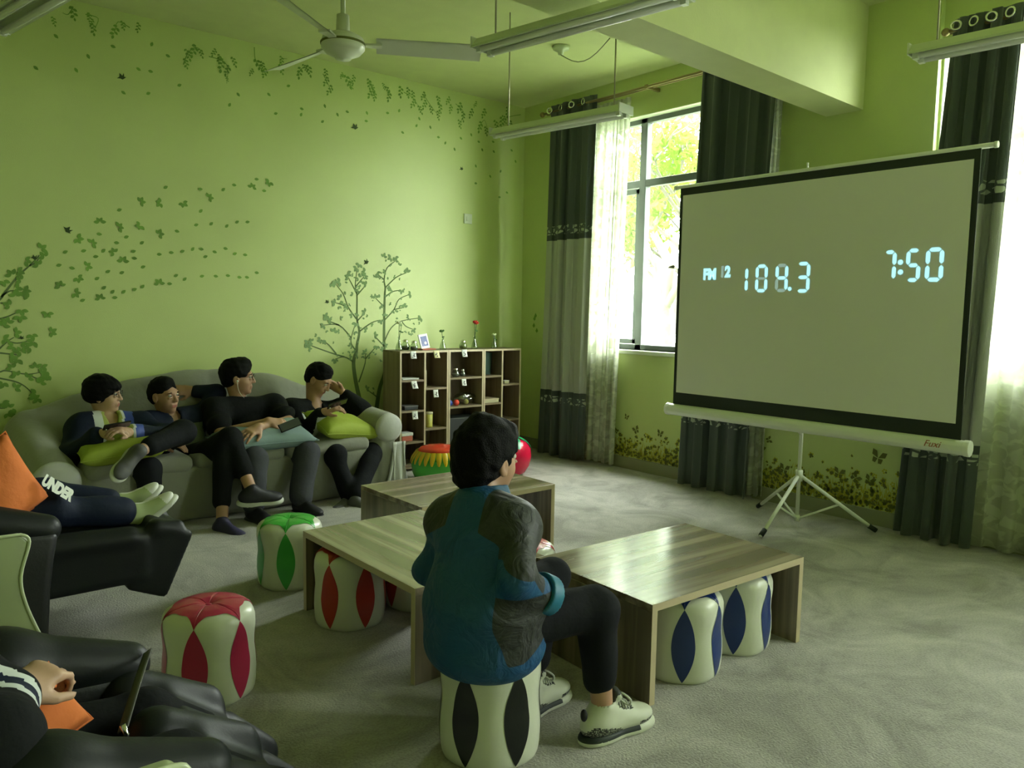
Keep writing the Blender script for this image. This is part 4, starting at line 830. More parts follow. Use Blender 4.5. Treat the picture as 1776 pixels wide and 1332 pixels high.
# ------------------------------------------------------------------ loose cushions
def cushion(label, name, mat, c, size, n, up, th=.10, seed=0, group=None):
    n = Vector(n).normalized(); u_ = Vector(up); u_ = (u_-n*u_.dot(n)).normalized(); w_ = u_.cross(n); c = Vector(c)
    t = thing(name, label, 'cushion', tuple(c), group=group); r = random.Random(seed); ph = r.random()*6
    m = MB(); m.smooth = True
    def f(u, v, s):
        a, b = 2*u-1, 2*v-1; k = ((1-a**4)*(1-b**4))**.5; e = 1-.07*(1-b*b)*abs(a)**3; e2 = 1-.07*(1-a*a)*abs(b)**3
        z = s*th/2*k*(1+.07*math.sin(5*a+ph)*math.cos(4*b+ph)); return w_*(a*size[0]/2*e2 if 0 else a*size[0]/2*(1-.09*(1-b*b)))+u_*(b*size[1]/2*(1-.09*(1-a*a)))+n*(z+.02*a*b*math.sin(ph))
    m.grid(lambda u, v: f(u, v, 1), 22, 22); m.grid(lambda u, v: f(v, u, -1), 22, 22)
    build(m, 'cover', mat, t)
    pts = [f(k/16, 0, 0) for k in range(16)]+[f(1, k/16, 0) for k in range(16)]+[f(1-k/16, 1, 0) for k in range(16)]+[f(0, 1-k/16, 0) for k in range(17)]
    build(MB().tube(pts, .003, 6, caps=False), 'piping', mat, t); return t
cushion('lime green cushion on the lap of the boy in glasses at the left', 'throw_cushion', 'pillow_lime', (-3.903,-0.860,0.496), (.46, .34), (-.12, -.16, 1), (0, 1, .3), .14, 1)
cushion('lime green cushion on the lap of the boy at the right end of the sofa', 'throw_cushion', 'pillow_lime', (-2.411,-0.820,0.499), (.46, .36), (.22, -.26, 1), (-.1, 1, .3), .15, 2)
cushion('blue-grey cushion on the lap of the boy with crossed forearms', 'throw_cushion', 'pillow_blue', (-3.012,-0.860,0.484), (.64, .36), (-.06, -.18, 1), (0, 1, .3), .14, 3)
cushion('orange cushion on the far massage chair', 'throw_cushion', 'pillow_orange', (-4.703,-2.480,0.660), (.31, .31), (.35, -1, .35), (-.50, 0, 1), .13, 4)
cushion('orange cushion on the near massage chair, behind a striped sleeve', 'throw_cushion', 'pillow_orange', (-4.819,-4.120,0.513), (.15, .17), (.30, -.9, .75), (.9, .0, .6), .07, 5)

# ------------------------------------------------------------------ shelf cabinets and what stands on them
FY, BY = -.470, -.205
def zat(q): return q[2]
def cab(label, x0, x1, cols, shelves, group='wooden shelf cabinets'):
    z1 = 1.005; k = .017; t = thing('shelf_cabinet', label, 'cabinet', ((x0+x1)/2, (FY+BY)/2, 0), 0, group); L = -Vector(wloc(t))
    def B(name, mat, *a): return build(MB().box(*a), name, mat, t, world=True, bevel=.001)
    B('top_board', 'cabinet_wood', x0, x1, FY, BY, z1-k, z1); B('base_board', 'cabinet_wood', x0+k, x1-k, FY+.01, BY, .02, .05)
    B('side_panel', 'cabinet_wood_upright', x0, x0+k, FY, BY, 0, z1-k); B('side_panel', 'cabinet_wood_upright', x1-k, x1, FY, BY, 0, z1-k)
    B('back_panel', 'cabinet_back', x0+k, x1-k, BY-.006, BY-.0005, .05, z1-k)
    xs = [x0+k]+list(cols)+[x1-k]
    for c in cols: B('divider', 'cabinet_wood_upright', c-k/2, c+k/2, FY+.001, BY-.006, .05, z1-k)
    for i, zs in enumerate(shelves):
        a = xs[i]+(k/2 if i else 0); b = xs[i+1]-(k/2 if i < len(cols) else 0)
        for z in zs: B('shelf', 'cabinet_wood', a, b, FY+.002, BY-.006, z-k/2, z+k/2)
    for (a, b, c, d) in [(x0, x1, z1-k, z1), (x0, x0+k, 0, z1-k), (x1-k, x1, 0, z1-k)]+[(c-k/2, c+k/2, .05, z1-k) for c in cols]:
        B('edge_strip', 'edge_band', a, b, FY-.0012, FY+.0005, c, d)
    return t
z_ = [(-1.575,-0.470,0.756)[2], (-1.574,-0.470,0.502)[2], (-1.572,-0.470,0.240)[2], (-1.345,-0.470,0.682)[2], (-1.342,-0.470,0.337)[2], (-1.049,-0.470,0.757)[2], (-1.077,-0.470,0.506)[2], (-0.715,-0.470,0.758)[2], (-0.711,-0.470,0.513)[2], (-0.518,-0.470,0.676)[2], (-0.511,-0.470,0.351)[2]]
cab('wooden shelf cabinet standing nearest the sofa, two columns of cubbies', -1.70, -1.215, (-1.455,), ((z_[0], z_[1], z_[2]), (z_[3], z_[4])))
cab('middle wooden shelf cabinet with wide shelves and a black box below', -1.212, -.835, (), ((z_[5], z_[6]),))
cab('wooden shelf cabinet standing nearest the corner and the curtain', -.832, -.40, (-.62,), ((z_[7], z_[8]), (z_[9], z_[10])))
CT = 1.006; sh = .0095
def note(q, w, h, mat, lb, a=0, curl=.012):
    t = thing('paper_tag', lb, 'paper tag', (q[0], FY-.003, q[2]), group=None)
    m = MB(); m.smooth = True; m.grid(lambda u, v: ((v-.5)*w+a*u, -.001-curl*u*u, -h*u), 6, 4); o = build(m, 'sheet', mat, t, fix=False)
    md = o.modifiers.new('t', 'SOLIDIFY'); md.thickness = .0008
    m = MB(); r = random.Random(int(q[0]*1e4))
    for k in range(5):
        u = .35+.11*k; x = r.uniform(-.3, .1)*w+a*u; ww = r.uniform(.1, .35)*w; m.box(x, x+ww, -.0026-curl*u*u-.0008, -.0022-curl*u*u, -h*u-.004, -h*u+.002)
    build(m, 'printed_mark', 'ink', t)
note((-1.576,-0.470,1.004), .056, .062, 'paper', 'white paper tag hanging from the top left cubby edge'); note((-1.347,-0.470,1.004), .056, .062, 'paper_yellow', 'yellowish paper tag hanging from the second cubby top', .006)
note((-1.569,-0.470,0.756), .056, .062, 'paper', 'white paper tag below the upper left shelf', .012); note((-1.350,-0.470,0.672), .050, .062, 'paper', 'white paper tag below the right column shelf, above the yellow canister')
note((-1.557,-0.470,0.505), .054, .066, 'paper', 'white paper tag below the third left shelf'); note((-1.052,-0.470,1.008), .054, .064, 'paper', 'white paper tag hanging from the middle cabinet top'); note((-1.055,-0.470,0.752), .048, .058, 'paper', 'white paper tag with a torn corner below the middle cabinet shelf')
def on(x, y, z): return (x, y, z)
t = thing('canister', 'tall pale yellow canister on the lower right cubby shelf', 'canister', ((-1.361,-0.420,0.342)[0], -.39, z_[4]+sh))
build(MB().lathe([(.001, 0), (.032, 0), (.033, .01), (.033, .115), (.001, .115)], 24), 'body', 'jar_yellow', t); build(MB().lathe([(.034, .112), (.035, .128), (.001, .130)], 24), 'lid', 'box_cream', t)
t = thing('picture_card', 'small framed cream picture leaning in the right cubby', 'picture', (-1.405, -.36, z_[3]+sh)); build(MB().box(-.035, .035, -.008, .004, 0, .14), 'board', 'box_cream', t, bevel=.002); build(MB().box(-.026, .026, -.0095, -.008, .015, .125), 'drawing', 'paper_yellow', t)
for k in range(4): build(MB().ball((-.012+.02*(k % 2), -.010, .04+.025*k), (.009, .002, .009)), 'painted_spot', 'ink', t)
def box_item(name, lb, cat, x, y, z, w, d, h, mat, lid=None, lidmat=None):
    t = thing(name, lb, cat, (x, y, z)); build(MB().box(-w/2, w/2, -d/2, d/2, 0, h), 'body', mat, t, bevel=.004)
    if lid: build(MB().box(-w/2-.003, w/2+.003, -d/2-.003, d/2+.003, h, h+lid), 'lid', lidmat, t, bevel=.003)
    return t
box_item('flat_notebook', 'thin white notebook lying on the upper left shelf', 'notebook', -1.575, -.38, z_[0]+sh, .16, .12, .008, 'frame_white', .004, 'paper')
box_item('tin_box', 'dark grey tin box on the middle left shelf', 'box', -1.565, -.38, z_[1]+sh, .13, .11, .025, 'dark_gray', .010, 'shoe_gray')
box_item('carton', 'red and white carton on the lowest left shelf', 'carton', -1.60, -.38, z_[2]+sh, .105, .10, .045, 'box_red', .025, 'paper')
box_item('speaker_box', 'large black box in the bottom of the middle cabinet', 'box', -1.023, -.36, .052, .33, .18, .355, 'dark_gray', .006, 'screen_black')
box_item('board_game', 'flat cream game box on the lower shelf of the corner cabinet', 'game box', -.735, -.38, z_[8]+sh, .17, .16, .024, 'box_cream', .012, 'edge_band')
box_item('card_pack', 'small pale pack on the shelf nearest the corner', 'pack', -.545, -.42, z_[9]+sh, .055, .05, .022, 'box_cream', .006, 'paper')
t = thing('book', 'dark green book leaning in the upper cubby of the corner cabinet', 'book', (-.72, -.36, z_[7]+sh+.002)); b_ = build(MB().box(-.06, .06, -.012, .012, 0, .20), 'cover', 'book_dark', t, bevel=.002); build(MB().box(-.054, .061, -.009, .009, .004, .197), 'pages', 'paper', t); t.rotation_euler = (0, .12, .35)
for q, m_, lb in (((-1.165, -.42, z_[6]+sh+.027), 'ball_blue', 'small blue ball on the middle cabinet shelf'), ((-1.103, -.43, z_[6]+sh+.027), 'ball_red', 'small orange-red ball beside the blue one'), ((-.965, -.39, z_[6]+sh+.024), 'ball_yellow', 'pale yellow ball inside the clear bag on the shelf')):
    t = thing('toy_ball', lb, 'ball', q); build(MB().ball((0, 0, 0), .027 if 'yellow' not in m_ else .022, 20, 12), 'shell', m_, t); build(MB().ball((0, 0, .025 if 'yellow' not in m_ else .02), (.006, .006, .003)), 'valve', 'paper', t)
t = thing('plastic_bag', 'clear crumpled plastic bag lying on the middle cabinet shelf', 'bag', (-.965, -.37, z_[6]+sh))
m = MB(); m.smooth = True; r_ = random.Random(9)
m.grid(lambda u, v: ((.115+.02*noise.noise(Vector((u*9, v*6, 0))))*math.cos(2*PI*u)*math.sin(PI*v*.97+.04), (.065+.02*noise.noise(Vector((u*7, v*7, 3))))*math.sin(2*PI*u)*math.sin(PI*v*.97+.04), .052-(.050+.016*noise.noise(Vector((u*8, v*8, 7))))*math.cos(PI*v)), 40, 20, cu=True); build(m, 'film', 'plastic_film', t, fix=False)
def jar(lb, x, y, z, s=1.0, fill='ink'):
    t = thing('glass_jar', lb, 'jar', (x, y, z)); build(MB().lathe([(.001, 0), (.026*s, 0), (.034*s, .012*s), (.035*s, .035*s), (.022*s, .055*s), (.018*s, .062*s), (.022*s, .066*s)], 22), 'glass_body', 'vase_glass', t)
    build(MB().lathe([(.001, .002), (.024*s, .003), (.031*s, .014*s), (.030*s, .030*s), (.001, .034*s)], 16), 'filling', fill, t); build(MB().lathe([(.023*s, .062*s), (.023*s, .074*s), (.012*s, .080*s), (.001, .084*s)], 18), 'lid', 'chrome', t)
jar('small round glass jar on the cabinet top, left of the photo frame', (-1.507,-0.380,1.041)[0], -.38, CT, 1.0, 'shoe_gray'); jar('larger dim glass jar on the cabinet top at its left end', (-1.561,-0.340,1.040)[0], -.33, CT, 1.1, 'book_dark')
jar('glass jar with dark filling on the middle of the cabinet tops', (-0.998,-0.380,1.033)[0], -.38, CT, 1.0, 'decal_olive'); jar('glass jar with beads on the upper shelf of the middle cabinet', -1.09, -.40, z_[5]+sh, 1.0, 'shoe_gray'); jar('dark-lidded glass jar beside the bead jar', -1.0, -.38, z_[5]+sh, .8, 'book_dark')
t = thing('photo_frame', 'tilted white photo frame with a blue picture on a red stand', 'photo frame', ((-1.392,-0.380,1.039)[0], -.38, CT))
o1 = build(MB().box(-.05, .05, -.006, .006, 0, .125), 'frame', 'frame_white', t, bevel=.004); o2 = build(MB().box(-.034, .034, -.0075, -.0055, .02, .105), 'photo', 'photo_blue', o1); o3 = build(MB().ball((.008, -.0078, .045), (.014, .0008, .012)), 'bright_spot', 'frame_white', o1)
o1.rotation_euler = (-.22, -.12, .15); o1.location = (0, 0, .012); build(MB().box(-.05, .09, -.03, .05, 0, .012), 'stand', 'box_red', t, bevel=.003)
def vase(lb, x, y, hh, blooms, bm, stems=2, lean=.03, seed=1):
    t = thing('bud_vase', lb, 'vase', (x, y, CT)); build(MB().lathe([(.001, 0), (.028, 0), (.030, .01), (.022, .045), (.010, .075), (.009, .10), (.012, .11)], 22), 'glass_body', 'vase_glass', t)
    r = random.Random(seed)
    for k in range(stems):
        e = Vector((lean*(k-.5)*2+.01, r.uniform(-.01, .01), hh-.012*k)); s = build(MB().tube([Vector((-.006+.012*k, 0, .012)), Vector((0, 0, .09)), e*.6+Vector((0, 0, .03)), e], .0022, 6), 'stem', 'stem_green', t)
        if blooms > k:
            m = MB(); m.smooth = True
            for j in range(9):
                a = j*.7; rr = .013*(1 if j else .2); m.ball(e+Vector((rr*math.cos(a), rr*math.sin(a), .004*(j % 3))), (.010, .010, .008), 8, 6)
            build(m, 'bloom', bm, s)
        m = MB(); c = e*.7; m.ball(c+Vector((.012, 0, 0)), (.014, .003, .006), 8, 6); build(m, 'leaf', 'leaf_artificial', s)
vase('glass bud vase with a deep red flower on the cabinet tops', (-0.864,-0.370,1.030)[0], -.37, .235, 2, 'petal_red', 2, .010, 3)
vase('tall glass bud vase with a pale flower at the left end of the cabinet tops', (-1.635,-0.350,1.042)[0], -.35, .225, 1, 'flower_white', 2, .012, 4)
vase('slender glass vase with a tiny sprig right of the photo frame', (-1.214,-0.380,1.036)[0], -.38, .155, 1, 'leaf_artificial', 1, .02, 5)
vase('small glass vase with a pale sprig near the corner end of the cabinet tops', (-0.648,-0.380,1.027)[0], -.38, .12, 1, 'flower_white', 2, .008, 6)

# ------------------------------------------------------------------ massage chairs
def prism_soft(name, mat, parent, pts, y0, y1, bev=.03, smooth=True):
    m = MB(); m.prism(pts, y0, y1, 'y'); L = wloc(parent); m.v = [(a-L.x, b-L.y, c-L.z) for a, b, c in m.v]
    o = build(m, name, mat, parent); md = o.modifiers.new('bevel', 'BEVEL'); md.width = bev; md.segments = 4; md.limit_method = 'ANGLE'; md.angle_limit = .35
    for p in o.data.polygons: p.use_smooth = True
    return o
def massage_chair(label, ox, oy, raised, tipx=-4.50, W=.36, zA=.575, sd=0, so=.022):
    """side profile in x (forward +x), width along y; oy = centre line"""
    t = thing('massage_chair', label, 'massage chair', (ox, oy, 0))
    for s in (1, -1):
        sd_ = sd if s < 0 else -.03
        yy0, yy1 = sorted((oy+s*(W-.13), oy+s*W))
        S = SDF((ox-.62, yy0-.05, -.01), (tipx+.07, yy1+.05, zA+.06), .011)
        yc = (yy0+yy1)/2
        S.cap((ox-.45, yc, zA-.09), (tipx-.32, yc, zA-.06), .075, .080, k=.05); S.cap((tipx-.32, yc, zA-.06), (tipx-.06, yc, zA-.125), .080, .055, k=.05)
        a = S.build('armrest', 'leather', t)
        pts = [(tipx-.62, 0.0), (tipx-.07, 0.0), (tipx-.065, .14), (tipx-.055, .28), (tipx-.04, .40), (tipx-.02, zA-.13), (tipx-.55, zA-.06), (tipx-.62, .3)]
        prism_soft('side_frame', 'leather_deep', t, pts, yy0+.005, yy1-.005, .03)
        pts = [(tipx-.95, .02), (tipx-.045, .02), (tipx-.10, .14), (tipx-.145, .28), (tipx-.155, .38), (tipx-.125, zA-.135+sd_), (tipx-.15, zA-.105+sd_), (tipx-.95, zA-.095+sd_)]
        y_ = oy+s*(W+so); sh_ = prism_soft('side_shell', 'shell_cream', t, pts, y_-.02, y_+.02, .012)
        L = wloc(t); e = MB().tube([(p[0]-L.x, y_-s*-.020-L.y, p[1]-L.z) for p in smooth(pts[1:7], 5)]+[(pts[7][0]-L.x, y_+s*.020-L.y, pts[7][1]-L.z)], .006, 6); build(e, 'shell_edge', 'shell_edge', t)
        sm_ = MB().tube([(tipx-.55, yc-s*-.068, zA-.045), (tipx-.32, yc+s*.068, zA-.055), (tipx-.08, yc+s*.045, zA-.115)], .003, 6); build(sm_, 'piping', 'leather', a).data.transform(Matrix.Translation(-wloc(a)))
    S = SDF((ox-.65, oy-W+.10, .12), (tipx+.05, oy+W-.10, .48), .012)
    S.box((ox-.15, oy, .30), (.42, W-.135, .10), rad=.05, k=.03); S.cap((ox-.25, oy-.1, .36), (tipx-.16, oy-.1, .36), .07, k=.04); S.cap((ox-.25, oy+.1, .36), (tipx-.16, oy+.1, .36), .07, k=.04); S.build('seat', 'leather', t)
    S = SDF((ox-1.25, oy-W+.08, .2), (ox-.30, oy+W-.08, 1.05), .014)
    for k in (-.16, 0, .16): S.cap((ox-.48, oy+k, .38), (ox-1.05, oy+k, .82), .12, .11, k=.05)
    S.build('backrest', 'leather', t)
    lr = bpy.data.objects.new('leg_rest', None)
    if raised:
        S = SDF((tipx-.12, oy-.30, .03), (tipx+.62, oy+.30, .60), .011)
        S.box((tipx+.12, oy, .325), (.20, .275, .105), rad=.03, k=.02)
        for k in (-.235, 0, .235): S.cap((tipx-.05, oy+k, .425), (tipx+.24, oy+k, .415), .045, .040, k=.03)
        S.ell((tipx+.30, oy, .155), (.05, .40, .045), k=.02, sub=True)
        Bq = [[.91, 0, -.41], [0, 1, 0], [.41, 0, .91]]
        S.box((tipx+.355, oy, .300), (.085, .27, .145), B=Bq, rad=.02, k=.012)
        for k in (-.235, 0, .235): S.cap((tipx+.34, oy+k, .43), (tipx+.43, oy+k, .425), .036, .028, k=.02)
        S.build('leg_rest', 'leather', t)
    else:
        S = SDF((tipx-.16, oy-.32, .01), (tipx+.36, oy+.32, .54), .011)
        for k in (-.235, 0, .235):
            S.cap((tipx-.07, oy+k, .42), (tipx+.10, oy+k, .33), .062, .058, k=.02); S.cap((tipx+.15, oy+k, .24), (tipx+.25, oy+k, .15), .058, .052, k=.010)
        S.box((tipx+.0, oy, .27), (.10, .27, .13), B=[[.8, 0, -.6], [0, 1, 0], [.6, 0, .8]], rad=.03, k=.03)
        S.box((tipx+.13, oy, .12), (.11, .27, .08), rad=.03, k=.03); S.cut((0, 0, .012), (0, 0, -1))
        S.build('leg_rest', 'leather', t)
        for k in (-.235, 0, .235):
            pass
    return t
mc1 = massage_chair('black leather massage chair farther away with its leg rest raised and cream side shell', -4.95, -2.30, True, zA=.635)
mc2 = massage_chair('black leather massage chair in the bottom left corner of the photo', -4.95, -4.16, False, tipx=-4.535, W=.34, zA=.60, sd=.085, so=.052)
bt = thing('hanging_strap', 'dark woven strap with a metal clip hanging over the near massage chair', 'strap', (-4.554,-3.920,0.509))
pts = [Vector((-4.554,-3.920,0.512)), Vector((-4.576,-3.950,0.483)), Vector((-4.619,-4.050,0.486)), Vector((-4.655,-4.140,0.488)), Vector((-4.687,-4.240,0.499))]
m = MB(); m.smooth = True; m.grid(lambda u, v: pts[0].lerp(pts[4], u)+Vector(((v-.5)*.020, 0, .004*math.sin(PI*u)+(v-.5)*.010)), 17, 4)
o_ = build(m, 'webbing', 'cord_gray', bt, world=True); md = o_.modifiers.new('t', 'SOLIDIFY'); md.thickness = .003
q = pts[4]; build(MB().tube([q+Vector((0, 0, .01)), q+Vector((.006, -.006, -.01)), q+Vector((0, -.01, -.028))], .006, 8), 'clip', 'chrome', bt, world=True)
nb = thing('crumpled_paper', 'crumpled pale paper lying on the carpet under the far leg rest', 'paper', (-4.341,-1.539,0.000))
q = Vector((-4.341,-1.539,0.000)); m = MB(); m.grid(lambda u, v: (q.x+(u-.5)*.22, q.y+(v-.5)*.26, .006+.035*abs(noise.noise(Vector((u*4, v*4, 2))))), 12, 12); build(m, 'sheet', 'paper', nb, world=True, fix=False)
# ------------------------------------------------------------------ people
def basis(fd, ud):
    f = vn(fd); u = np.array(ud, float); u = vn(u-f*(u@f)); l = np.cross(u, f); return np.array([f, l, u])
class Head:
    def __init__(s, c, fd, ud=(0, 0, 1), k=1.0): s.c = np.array(c, float); s.B = basis(fd, ud); s.k = k
    def w(s, p): return s.c+s.k*(np.array(p, float)@s.B)
    def loc(s, P): return ((P-s.c)@s.B.T)/s.k
def add_head(S, hd, neck, chestr=.055):
    B, k = hd.B, hd.k; E = lambda p, r, kk=.02, sub=False, BB=None: S.ell(hd.w(p), np.array(r)*k, B if BB is None else BB, kk, sub)
    S.cap(hd.w((-.030, 0, -.045)), neck, .050*k, chestr, k=.03)
    E((-.015, 0, .030), (.094, .074, .084)); E((.022, 0, -.020), (.066, .062, .078)); E((.028, 0, -.065), (.050, .047, .042), .03)
    E((.062, 0, -.094), (.022, .024, .016), .02); E((.045, .038, -.028), (.030, .022, .028), .02); E((.045, -.038, -.028), (.030, .022, .028), .02)
    E((.072, 0, .028), (.016, .050, .012), .02)
    for sg in (-1, 1):
        E((.093, sg*.031, .008), (.014, .019, .012), .010, True)
        ea = np.array([[.9, 0, .2], [0, 1, 0], [-.2, 0, .9]])@B
        E((-.008, sg*.076, -.012), (.018, .009, .030), .008, False, ea); E((-.003, sg*.084, -.010), (.009, .006, .016), .006, True, ea)
        S.cap(hd.w((.083, sg*.020, .004-.008)), hd.w((.080, sg*.043, .004-.010)), .006*k, k=.006)
    S.cap(hd.w((.085, 0, .014)), hd.w((.103, 0, -.026)), .008*k, .011*k, k=.010); 
    for sg in (-1, 1): S.ell(hd.w((.092, sg*.011, -.029)), np.array((.011, .008, .007))*k, B, .008)
    S.cap(hd.w((.083, -.020, -.057)), hd.w((.083, .020, -.057)), .0075*k, k=.008); S.cap(hd.w((.080, -.016, -.068)), hd.w((.080, .016, -.068)), .0085*k, k=.008)
    S.cap(hd.w((.096, -.018, -.0622)), hd.w((.096, .018, -.0622)), .004*k, k=.005, sub=True)
def hand(S, wr, d, up, side, curl=.5, spread=.12, k=1.0, thumb=.6):
    """d: wrist to knuckles, up: back of the hand, side: +1 when the thumb lies to the left of d seen from the back"""
    d = vn(d); up = np.array(up, float); up = vn(up-d*(up@d)); l = np.cross(up, d)*side; wr = np.array(wr, float)
    w = lambda a, b, c: wr+k*(a*d+b*l+c*up)
    S.cap(wr, w(.02, 0, 0), .025*k, .024*k, k=.02)
    S.ell(w(.048, 0, 0), np.array((.050, .040, .017))*k, np.array([d, l, up]), .018)
    S.cap(w(.08, .026, .002), w(.08, -.028, 0), .0115*k, k=.012)
    for off, L, cu in ((.029, .074, .9), (.010, .084, 1), (-.010, .079, 1.05), (-.029, .062, 1.15)):
        p = w(.080, off, .002); a = 0; sp = off*spread/.03; r = .0092*k
        for j, fr in enumerate((.45, .32, .26)):
            a += curl*cu*(.55, .75, .5)[j]; v = (math.cos(a)*(d*math.cos(sp)+l*math.sin(sp))-math.sin(a)*up); q = p+v*L*fr*k; S.cap(p, q, r, r*.92, k=.0045); p = q; r *= .92
    p = w(.022, .030, -.006); q = p+k*(.042*(d*.62+l*.70*thumb*1.4-up*.25)); S.cap(p, q, .0145*k, .0115*k, k=.012); r_ = q+k*(.034*(d*.90+l*.30-up*.25)); S.cap(q, r_, .0112*k, .0090*k, k=.004)
def eyes(hd, parent, closed=False):
    for sg in (-1, 1):
        m = MB(); m.smooth = True; c = hd.w((.0775, sg*.0315, .009)); m.ball(c, .0115*hd.k, 14, 10); o = build(m, 'eye', 'eye_white', parent, world=True)
        g = hd.w((.0775+.0090, sg*.0315, .008)); m = MB(); m.ball(g, .0050*hd.k, 10, 8); i_ = build(m, 'iris', 'iris', o, fix=True); i_.data.transform(Matrix.Translation(-wloc(o)))
        S_ = [hd.w((.0905-.018*abs(u)**1.6, sg*(.031+u*.019), .030-.006*abs(u-.1))) for u in (-1, -.6, -.2, .2, .6, 1)]
        build(MB().tube([Vector(x) for x in S_], [.0022*hd.k, .0034*hd.k, .0036*hd.k, .0034*hd.k, .0028*hd.k, .0012*hd.k], 6), 'eyebrow', 'hair', parent, world=True)
def glasses(hd, parent, mat='phone_black', r=.0013):
    g = MB(); g.smooth = True
    for sg in (-1, 1):
        g.tube([Vector(hd.w((.103-.010*abs(math.cos(a)), sg*.034+.024*math.cos(a), .007+.017*math.sin(a)))) for a in [2*PI*i/20 for i in range(21)]], r, 6, caps=False)
        g.tube([Vector(hd.w(p)) for p in ((.093, sg*.058, .012), (.06, sg*.074, .012), (.0, sg*.080, .010), (-.02, sg*.080, -.002))], r, 6)
    g.tube([Vector(hd.w(p)) for p in ((.103, -.010, .010), (.108, 0, .014), (.103, .010, .010))], r, 6)
    o = build(g, 'glasses', mat, parent, world=True); o['label'] = 'thin-framed glasses'
    for sg in (-1, 1):
        m = MB(); m.v = [tuple(hd.w((.1025-.010*abs(math.cos(a)), sg*.034+.023*math.cos(a), .007+.016*math.sin(a)))) for a in [2*PI*i/16 for i in range(16)]]; m.face(range(16)); l_ = build(m, 'lens', 'glass', o, fix=False); l_.data.transform(Matrix.Translation(-wloc(o)))
def hair(hd, parent, style, mat='hair', h=.0055):
    k, B = hd.k, hd.B; S = SDF(hd.c-.17*k, hd.c+.17*k, h*k); E = lambda p, r, kk=.02, sub=False: S.ell(hd.w(p), np.array(r)*k, B, kk, sub)
    if style == 'short':
        E((-.019, 0, .041), (.099, .080, .084)); E((-.055, 0, .0), (.058, .074, .075), .03); E((.008, 0, .100), (.055, .052, .024), .03)
        E((.108, 0, -.024), (.074, .090, .082), .022, True)

        for sg in (-1, 1): E((.035, sg*.085, -.035), (.055, .030, .060), .012, True)
        S.cut(hd.w((-.05, 0, -.068)), -B[2]); am, fr = .004, 75
    elif style == 'side':
        E((-.018, 0, .046), (.105, .086, .090)); E((-.055, 0, .005), (.060, .080, .080), .03); E((.030, .02, .096), (.055, .058, .036), .03)
        E((.112, 0, -.026), (.072, .088, .084), .020, True)
        for sg in (-1, 1): E((.040, sg*.088, -.038), (.055, .030, .060), .012, True)
        S.cut(hd.w((-.05, 0, -.066)), -B[2]); am, fr = .005, 65
    elif style == 'bowl':
        E((-.018, 0, .044), (.108, .094, .090)); E((-.030, 0, -.005), (.094, .092, .060), .03); E((.045, 0, .055), (.058, .070, .040), .02)
        E((.118, 0, -.040), (.078, .066, .074), .010, True)
        for sg in (-1, 1): E((.072, sg*.062, -.045), (.045, .035, .050), .010, True)
        S.cut(hd.w((-.05, 0, -.050)), -B[2]); am, fr = .004, 75
    else:
        E((-.018, 0, .044), (.106, .090, .090)); E((-.040, 0, .0), (.084, .086, .072), .03); E((-.070, 0, -.045), (.048, .062, .055), .03); E((.030, 0, .085), (.055, .065, .040), .03); E((-.03, .01, .125), (.03, .035, .018), .02)
        E((.110, 0, -.030), (.070, .085, .078), .010, True)
        for sg in (-1, 1): E((.033, sg*.092, -.048), (.045, .032, .050), .010, True); E((.006, sg*.098, -.022), (.036, .030, .044), .008, True)
        S.cut(hd.w((-.05, 0, -.105)), -(B[2]*.9-B[0]*.3)); am, fr = .006, 60
    S.folds(am*.55, fr*2.2, 5); return S.build('hair', mat, parent)
